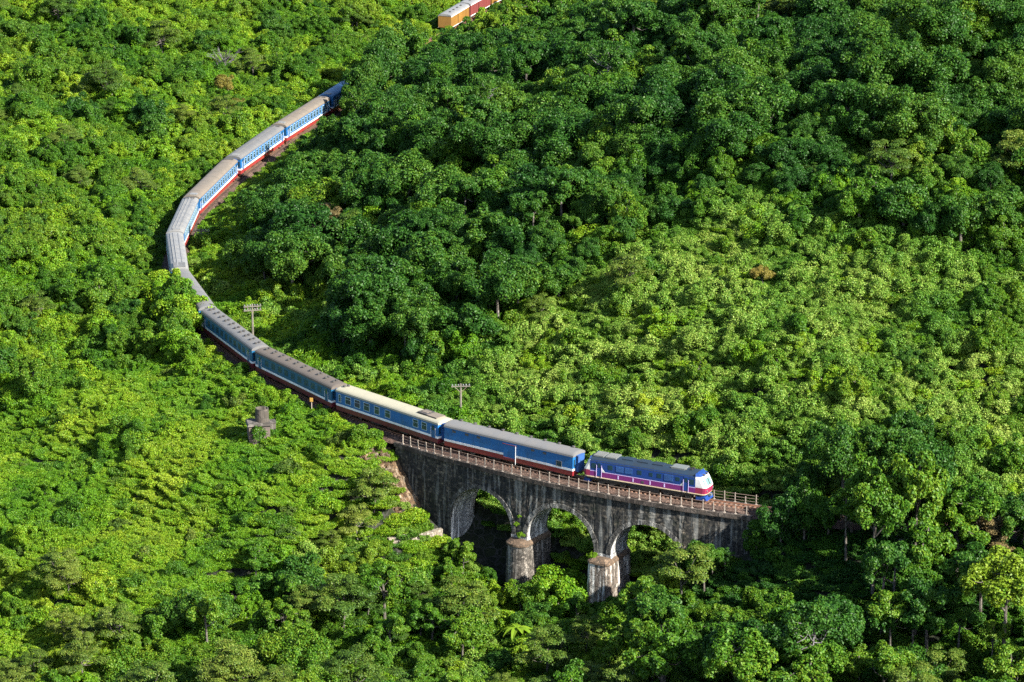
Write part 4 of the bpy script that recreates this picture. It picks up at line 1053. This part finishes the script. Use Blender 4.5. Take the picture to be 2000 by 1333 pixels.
# ------------------------------------------------------------------ named trees and shrubs
KIND = {'dark':'dark green', 'mid':'mid green', 'bright':'yellow-green', 'clumpy':'tall clumped green', 'sparse':'thin-leaved pale-branched', 'olive':'olive flat-layered', 'brown':'brownish flat-layered', 'gold':'golden-leaved'}
def spot(x, y, sc, key, zone):
    S_, D_ = near([(x, y)]); S_, D_ = S_[0], D_[0]; kd = KIND[key.rstrip('0123456789')]
    big_ = 'large' if sc > 1.08 else ('small' if sc < .72 else 'medium')
    opp = 'the viaduct' if S_ < 56 else ('the cream and brown roofed carriages' if S_ < 93 else ('the vented and sunken carriages' if S_ < 139 else ('the pale ribbed-roof carriages' if S_ < 186 else ('the sunlit blue carriages' if S_ < 264 else 'the shaded rear carriage'))))
    if zone == 'wood': return '%s %s tree %s the hill, opposite %s' % (big_, kd, 'low on' if D_ < 32 else ('halfway up' if D_ < 64 else 'high on'), opp)
    if zone == 'rightwood': return '%s %s tree %s past the viaduct' % (big_, kd, 'just below the rails' if D_ > -14 else ('halfway down the slope' if D_ > -28 else 'deep in the valley'))
    if zone == 'ravine': return '%s %s tree in the ravine below the %s arch' % (big_, kd, 'lime-pier' if S_ < 20 else ('middle' if S_ < 33 else 'rock-side'))
    if zone == 'vine': return '%s %s tree %s the vine slope behind the viaduct' % (big_, kd, 'low on' if D_ < 26 else 'near the top of')
    if zone == 'scrub': return '%s %s tree in the scrub %s' % (big_, kd, 'near the rails below '+opp if D_ > -30 else 'far below '+opp)
    return '%s %s tree %s outside the curve, beside %s' % (big_, kd, 'near the rails' if abs(D_) < 26 else 'well back', opp)
WHERE = {'wood':'on the wooded slope inside the curve', 'left':'on the slope outside the curve', 'lineside':'inside the curve beside the train', 'vine':'on the vine slope behind the viaduct',
 'scrub':'in the low scrub below the rear carriages', 'ravine':'in the ravine in front of the viaduct', 'rightwood':'on the slope past the viaduct'}
def tree_object(x, y, z, key, sc, rz, label, group, name='broadleaf_tree', sz=None):
    cm, tm = PROTO[key][0], PROTO[key][1]
    r = empty(name, (x,y,z), rz, label, 'tree', group); r.scale = (sc, sc, sz or sc)
    inst('trunk', tm, r); inst('crown', cm, r); return r
SPECIAL = []
def bare_tree(x, y, z, H, label, seed, name='bare_tree'):
    rng = random.Random(seed); r = empty(name, (x,y,z), 0, label, 'tree')
    m = MB(); m.tube([(0,0,-.5),(.1,0,H*.3),(.15,.1,H*.5)], [.22,.16,.13], 7); m.build('trunk', M['bare'], r)
    m = MB()
    for k in range(16):
        a = rng.uniform(0,6.28); e = rng.uniform(.5,1.2); l = H*rng.uniform(.3,.6); b = Vector((.1,.05,H*rng.uniform(.22,.48)))
        d = Vector((math.cos(a)*math.cos(e), math.sin(a)*math.cos(e), math.sin(e)))
        m.tube([b, b+d*l*.5, b+d*l+Vector((0,0,l*.12))], [.09,.06,.02], 5, cap=False)
        for q in range(7):
            t = rng.uniform(.35,.95); b2 = b+d*l*t; a2 = a+rng.uniform(-1.1,1.1); e2 = e+rng.uniform(-.5,.5)
            d2 = Vector((math.cos(a2)*math.cos(e2), math.sin(a2)*math.cos(e2), math.sin(e2))); l2 = l*rng.uniform(.25,.5)
            m.tube([b2, b2+d2*l2*.6, b2+d2*l2+Vector((0,0,.1))], [.045,.03,.012], 4, cap=False)
    m.build('branches', M['bare'], r)
def gpt(px, py):
    p = ray_ground(px, py); return p[0], p[1], terr1(p[0], p[1])
def specials():
    used = []
    def sp(px, py, key, sc, label, name, dz=0, sz=None):
        x, y, z = gpt(px, py); tree_object(x, y, z-.2+dz, key, sc, random.uniform(0,6), label, None, name, sz); used.append((x, y, PROTO[key][3]*sc))
    x, y, z = gpt(437, 150); bare_tree(x, y, z, 6.5, 'leafless grey tree standing in a dark gap of the upper left slope', 4); used.append((x, y, 2.6))
    sp(445, 190, 'gold0', 1.0, 'golden-leaved tree just below the leafless grey tree', 'golden_tree')
    sp(470, 225, 'gold0', .75, 'small golden tree downhill of the larger golden tree', 'golden_tree')
    sp(395, 165, 'gold0', .55, 'low golden bush-like tree beside the leafless grey tree', 'golden_tree')
    sp(640, 490, 'brown0', .95, 'brown-leaved flat-layered tree in the woods inside the curve', 'layered_tree')
    sp(1940, 1120, 'brown0', 1.0, 'pinkish-brown flat-topped tree with bare pale branches below', 'layered_tree')
    sp(1745, 1170, 'sparse0', 1.05, 'tall thin-leaved tree with pale forked branches beside the dark hollow', 'forked_tree')
    sp(1490, 560, 'gold0', .7, 'pale golden-topped tree at the upper edge of the vine slope', 'golden_tree')
    for s_, t_, key, q in ((259,9.0,'dark1',1.05),(264,8.2,'dark3',1.1),(269,8.0,'dark2',1.15),(274,7.2,'dark3',1.2),(280,6.4,'mid2',1.2),(286,5.4,'dark3',1.25),(292,5.0,'mid1',1.25),(298,4.6,'dark2',1.25)):
        p = TP(s_, t_, 0); tree_object(p.x, p.y, terr1(p.x,p.y)-.2, key, q, s_, 'tall tree at the trackside shading the blue-roofed carriage', 'trees shading the rear of the train', 'broadleaf_tree', q*1.35); used.append((p.x, p.y, 2.4))
    for s_, t_, key, q in ((27.8,-5.6,'mid0',1.12),(24.4,-5.2,'bright1',1.45),(29.2,-7.5,'mid2',.75),(23.2,-8.0,'bright0',.95),(13.5,-5.4,'bright1',.62),(10.6,-5.6,'mid1',.62),(8.0,-6.4,'bright0',.7)):
        p = TP(s_, t_, 0); tree_object(p.x, p.y, terr1(p.x,p.y)-.2, key, q, s_, 'leafy green tree growing up in front of an arch opening', 'trees in front of the arches'); used.append((p.x, p.y, 1.9))
    for k_ in range(14):
        s_ = -2.5-3.1*k_; p = TP(s_, -4.0-.5*(k_%2), 0); q = (.98, 1.0, .95)[k_] if k_ < 3 else .60+.05*min(k_,6)+.06*(k_%3); key = ('mid0','dark0','mid1','mid2','dark1')[k_%5]
        tree_object(p.x, p.y, terr1(p.x,p.y)-.9, key, q, s_, 'leafy tree screening the rails past the viaduct', 'trees screening the rails past the viaduct', 'broadleaf_tree', q*(1.45 if k_ > 0 else 1.1)); used.append((p.x, p.y, 1.6))
    for s_, t_, key, q in ((100.5,-7.6,'bright0',.85),(104.5,-6.9,'mid0',.95),(108,-6.6,'bright1',1.15),(112.5,-5.8,'mid1',.98),(116.5,-5.0,'mid0',1.0),(117.5,-2.9,'bright1',1.3),(121,-2.5,'bright1',1.36),(124.5,-2.5,'mid1',1.15),(128,-2.5,'bright0',1.5),(131.5,-2.6,'bright1',1.35),(135.5,-3.0,'bright0',1.3)):
        p = TP(s_, t_, 0); tree_object(p.x, p.y, terr1(p.x,p.y)-.2, key, q, s_, 'bushy tree crowding the outer side of the grey-roofed sunken carriage', 'trees beside the sunken carriage'); used.append((p.x, p.y, 1.9))
    for s_, t_, key, q in ((-3.5,4.4,'mid0',.7),(-7,5.2,'dark2',.95),(-12,5.0,'dark4',1.2),(-17,5.4,'clumpy1',1.15),(-22,5.2,'dark3',1.25)):
        p = TP(s_, t_, 0); tree_object(p.x, p.y, terr1(p.x,p.y)-.2, key, q, s_, 'dark tree behind the rails where they leave the viaduct', 'trees behind the rails past the viaduct', 'broadleaf_tree', q*1.2); used.append((p.x, p.y, 2.2))
    for x_, y_, key, q in ((46.5,-96,'clumpy2',1.25),(47,-89.5,'clumpy0',1.3),(47,-103,'clumpy1',1.2),(52,-93,'clumpy2',1.3),(52.5,-100,'clumpy0',1.3),(53,-87.5,'clumpy1',1.25)):
        tree_object(x_, y_, terr1(x_,y_)-.2, key, q, x_, 'very tall tree on the sunny edge of the dark hollow', 'tall trees beside the dark hollow', 'broadleaf_tree', q*1.3); used.append((x_, y_, 2.4))
    for s_, t_, key, q in ((-6.0,-9.0,'mid0',.62),(-15,-9.5,'clumpy2',.95),(-21,-9.6,'clumpy1',1.1),(-26,-8.2,'clumpy0',1.15),(-31,-9,'clumpy2',1.15),(-37,-9.2,'clumpy1',1.1),(-44,-9,'clumpy0',1.15)):
        p = TP(s_, t_, 0); tree_object(p.x, p.y, terr1(p.x,p.y)-.2, key, q, s_, 'tall tree hiding the track where it leaves the viaduct', 'trees hiding the track past the viaduct'); used.append((p.x, p.y, 2.4))
    return used
USED = specials()
def banana():
    x, y, z = gpt(1010, 1262)
    r = empty('banana_plant', (x,y,z), .3, 'yellow-green banana plant with long arching leaves below the arches', 'plant'); rng = random.Random(8)
    m = MB(); m.tube([(0,0,-.3),(0,0,1.6),(0,0,2.6)], [.2,.17,.1], 8); m.build('stem', M['lf_banana'], r)
    for k in range(9):
        a = k*.7+rng.uniform(-.2,.2); l = rng.uniform(2.4,3.2); up = rng.uniform(.6,1.3); mb = MB(); vs = []
        for j in range(7):
            t = j/6; rad = l*t*.9; zz = 2.4+up*l*.55*t-l*.75*t*t; w = .42*math.sin(math.pi*(.08+.90*t))
            c = Vector((math.cos(a)*rad, math.sin(a)*rad, zz)); sd = Vector((-math.sin(a), math.cos(a), 0))
            vs += [c-sd*w+Vector((0,0,.1)), c, c+sd*w+Vector((0,0,.1))]
        mb.add(vs, [q for j in range(6) for q in ((3*j,3*j+1,3*j+4,3*j+3),(3*j+1,3*j+2,3*j+5,3*j+4))]); mb.build('leaf', M['lf_banana'], r)
    USED.append((x, y, 2.6))
banana()
def arch_shrubs():
    rng = random.Random(31); keys = ['vine0','vine1','shrub_bright0','vine0','shrub_bright1']
    for s_ in np.arange(5.5, 47, 1.9):
        for d_ in (7.0, 9.0, 11.0, 13.0):
            p = TP(s_+rng.uniform(-.5,.5), d_+rng.uniform(-.3,.5), 0); q = rng.uniform(.55,.85)
            o = inst('shrub', PROTO[rng.choice(keys)][0], None, (p.x, p.y, terr1(p.x,p.y)-.05), (0,0,rng.uniform(0,6)), (q,q,q*1.1))
            tag(o, 'pale green creeper-covered shrub on the bank seen through the arches', 'shrub', 'shrubs behind the arches')
    for s_, t_, z_, q in ((32.2,-2.75,-9.0,.26),(33.0,-2.7,-7.6,.18),(32.6,-2.6,-6.4,.13),(20.9,-3.0,-9.6,.30),(21.6,-2.9,-9.9,.24)):
        p = TP(s_, t_, z_); o = inst('creeper', PROTO['shrub_bright0'][0], None, p, (0,0,s_), (q,q,q*1.3))
        tag(o, 'small bright creeper rooted in the masonry above the round-nosed pier base' if s_ > 30 else 'small bright creeper rooted on the ledge of the lime-streaked pier', 'creeper', 'creepers on the viaduct piers')
arch_shrubs()
def ballast_shrubs():
    rng = random.Random(77); keys = ['shrub_bright0','shrub_mid0','scrub0','scrub1','shrub_bright1']
    for s_ in np.arange(57.5, 113, 1.5):
        for d_, q0 in ((-2.9,.58),(-3.9,.90)):
            if 71.5 < s_ < 74.5 and d_ < -3: continue
            p = TP(s_+rng.uniform(-.5,.5), d_+rng.uniform(-.25,.25), 0); q = q0*rng.uniform(.8,1.2)
            o = inst('shrub', PROTO[rng.choice(keys)][0], None, (p.x, p.y, terr1(p.x,p.y)-.05), (0,0,rng.uniform(0,6)), (q,q,q))
            w_ = 'cream-roofed' if s_ < 70 else ('brown-roofed' if s_ < 92.5 else 'grey vented-roof')
            tag(o, 'low shrub hugging the ballast on the outer side of the %s carriage' % w_, 'shrub', 'shrubs hugging the ballast by the %s carriage' % w_)
ballast_shrubs()
def free(L, extra=.75):
    U = np.array(USED); out = []
    for t in L:
        d = np.hypot(U[:,0]-t[0], U[:,1]-t[1]); R = PROTO[t[3]][3]*t[4]
        if (d > (U[:,2]+R)*extra).all(): out.append(t)
    return out
TREES = free(TREES, .6); SHRUBS = free(SHRUBS, .55)
def apparent(L):
    a = np.array([[t[0],t[1],t[2]+PROTO[t[3]][4]*t[4]*.7, PROTO[t[3]][3]*t[4]] for t in L]); u, v, f = project(a[:,0],a[:,1],a[:,2])
    size = a[:,3]*FPX/f; inside = (u > -20) & (u < 2020) & (v > -10) & (v < 1345)
    return np.where(inside, size, -1)
sz = apparent(TREES); order = np.argsort(-sz); big = set(order[:290][sz[order[:290]] > 0].tolist())
for i in sorted(big):
    x, y, z, key, sc, rz, zone = TREES[i]; kd = key.rstrip('0123456789')
    lb = spot(x, y, sc, key, zone); tree_object(x, y, z, key, sc, rz, lb, lb.replace(' tree ', ' trees '))
rest_trees = [t for i, t in enumerate(TREES) if i not in big]
# shrubs that can be told apart along the railway are things of their own
SH = np.array([[t[0], t[1]] for t in SHRUBS]); sS, sD = near(SH); ssz = apparent(SHRUBS)
cand = [i for i in range(len(SHRUBS)) if abs(sD[i]) < 9 and -5 < sS[i] < 270 and ssz[i] > 0]
cand = sorted(cand, key=lambda i: -ssz[i])[:150]
SHK = {'shrub_bright':'rounded yellow-green shrub', 'shrub_mid':'rounded mid green shrub', 'vine':'vine-draped pale green shrub', 'scrub':'spiky bright green shrub', 'shrub_olive':'rounded olive shrub'}
for i in cand:
    x, y, z, key, sc, rz, zone = SHRUBS[i]; kd = key.rstrip('0123456789')
    o = inst('shrub', PROTO[key][0], None, (x,y,z), (0,0,rz), (sc,sc,sc))
    tag(o, SHK[kd]+' by the rails '+WHERE[zone], 'shrub', SHK[kd]+'s by the rails '+WHERE[zone])
cs = set(cand); rest_shrubs = [t for i, t in enumerate(SHRUBS) if i not in cs]

# ------------------------------------------------------------------ the uncounted mass of foliage
def scatter(name, L, label, cat):
    keys = sorted({t[3] for t in L}); pc = bpy.data.collections.new(name+'_kinds')
    for i, k in enumerate(keys):
        pc.objects.link(bpy.data.objects.new('%s_kind_%02d' % (name, i), PROTO[k][2]))
    idx = {k:i for i, k in enumerate(keys)}
    me = bpy.data.meshes.new(name); me.from_pydata([(t[0],t[1],t[2]) for t in L], [], [])
    rng = np.random.default_rng(len(L))
    a = me.attributes.new('kind_index', 'INT', 'POINT'); a.data.foreach_set('value', [idx[t[3]] for t in L])
    rot = np.array([(rng.uniform(-.1,.1), rng.uniform(-.1,.1), t[5]) for t in L], np.float32)
    a = me.attributes.new('turn', 'FLOAT_VECTOR', 'POINT'); a.data.foreach_set('vector', rot.ravel())
    scl = np.array([(t[4]*rng.uniform(.92,1.1), t[4]*rng.uniform(.92,1.1), t[4]*rng.uniform(.85,1.15)) for t in L], np.float32)
    a = me.attributes.new('size', 'FLOAT_VECTOR', 'POINT'); a.data.foreach_set('vector', scl.ravel())
    o = link(bpy.data.objects.new(name, me)); tag(o, label, cat, kind='stuff')
    ng = bpy.data.node_groups.new(name, 'GeometryNodeTree')
    ng.interface.new_socket('Geometry', in_out='INPUT', socket_type='NodeSocketGeometry'); ng.interface.new_socket('Geometry', in_out='OUTPUT', socket_type='NodeSocketGeometry')
    N, K = ng.nodes, ng.links; gi = N.new('NodeGroupInput'); go = N.new('NodeGroupOutput'); ip = N.new('GeometryNodeInstanceOnPoints')
    ci = N.new('GeometryNodeCollectionInfo'); ci.inputs['Collection'].default_value = pc; ci.inputs['Separate Children'].default_value = True; ci.inputs['Reset Children'].default_value = True
    def att(nm, tp):
        q = N.new('GeometryNodeInputNamedAttribute'); q.data_type = tp; q.inputs['Name'].default_value = nm; return q.outputs['Attribute']
    K.new(gi.outputs[0], ip.inputs['Points']); K.new(ci.outputs[0], ip.inputs['Instance']); ip.inputs['Pick Instance'].default_value = True
    K.new(att('kind_index','INT'), ip.inputs['Instance Index']); K.new(att('turn','FLOAT_VECTOR'), ip.inputs['Rotation']); K.new(att('size','FLOAT_VECTOR'), ip.inputs['Scale'])
    K.new(ip.outputs[0], go.inputs[0])
    md = o.modifiers.new('growth', 'NODES'); md.node_group = ng
    return o
scatter('forest_canopy', rest_trees, 'mass of further jungle trees covering the slopes behind the larger ones', 'forest')
scatter('thicket', rest_shrubs, 'dense thicket of shrubs and vines covering the open slopes', 'thicket')
scatter('ground_cover', COVER, 'low leafy ground cover and grass between the shrubs and trees', 'undergrowth')
print('VEG', len(TREES), len(big), len(SHRUBS), len(COVER), 'protos tris', sum(len(p[2].polygons) for p in PROTO.values())*2)
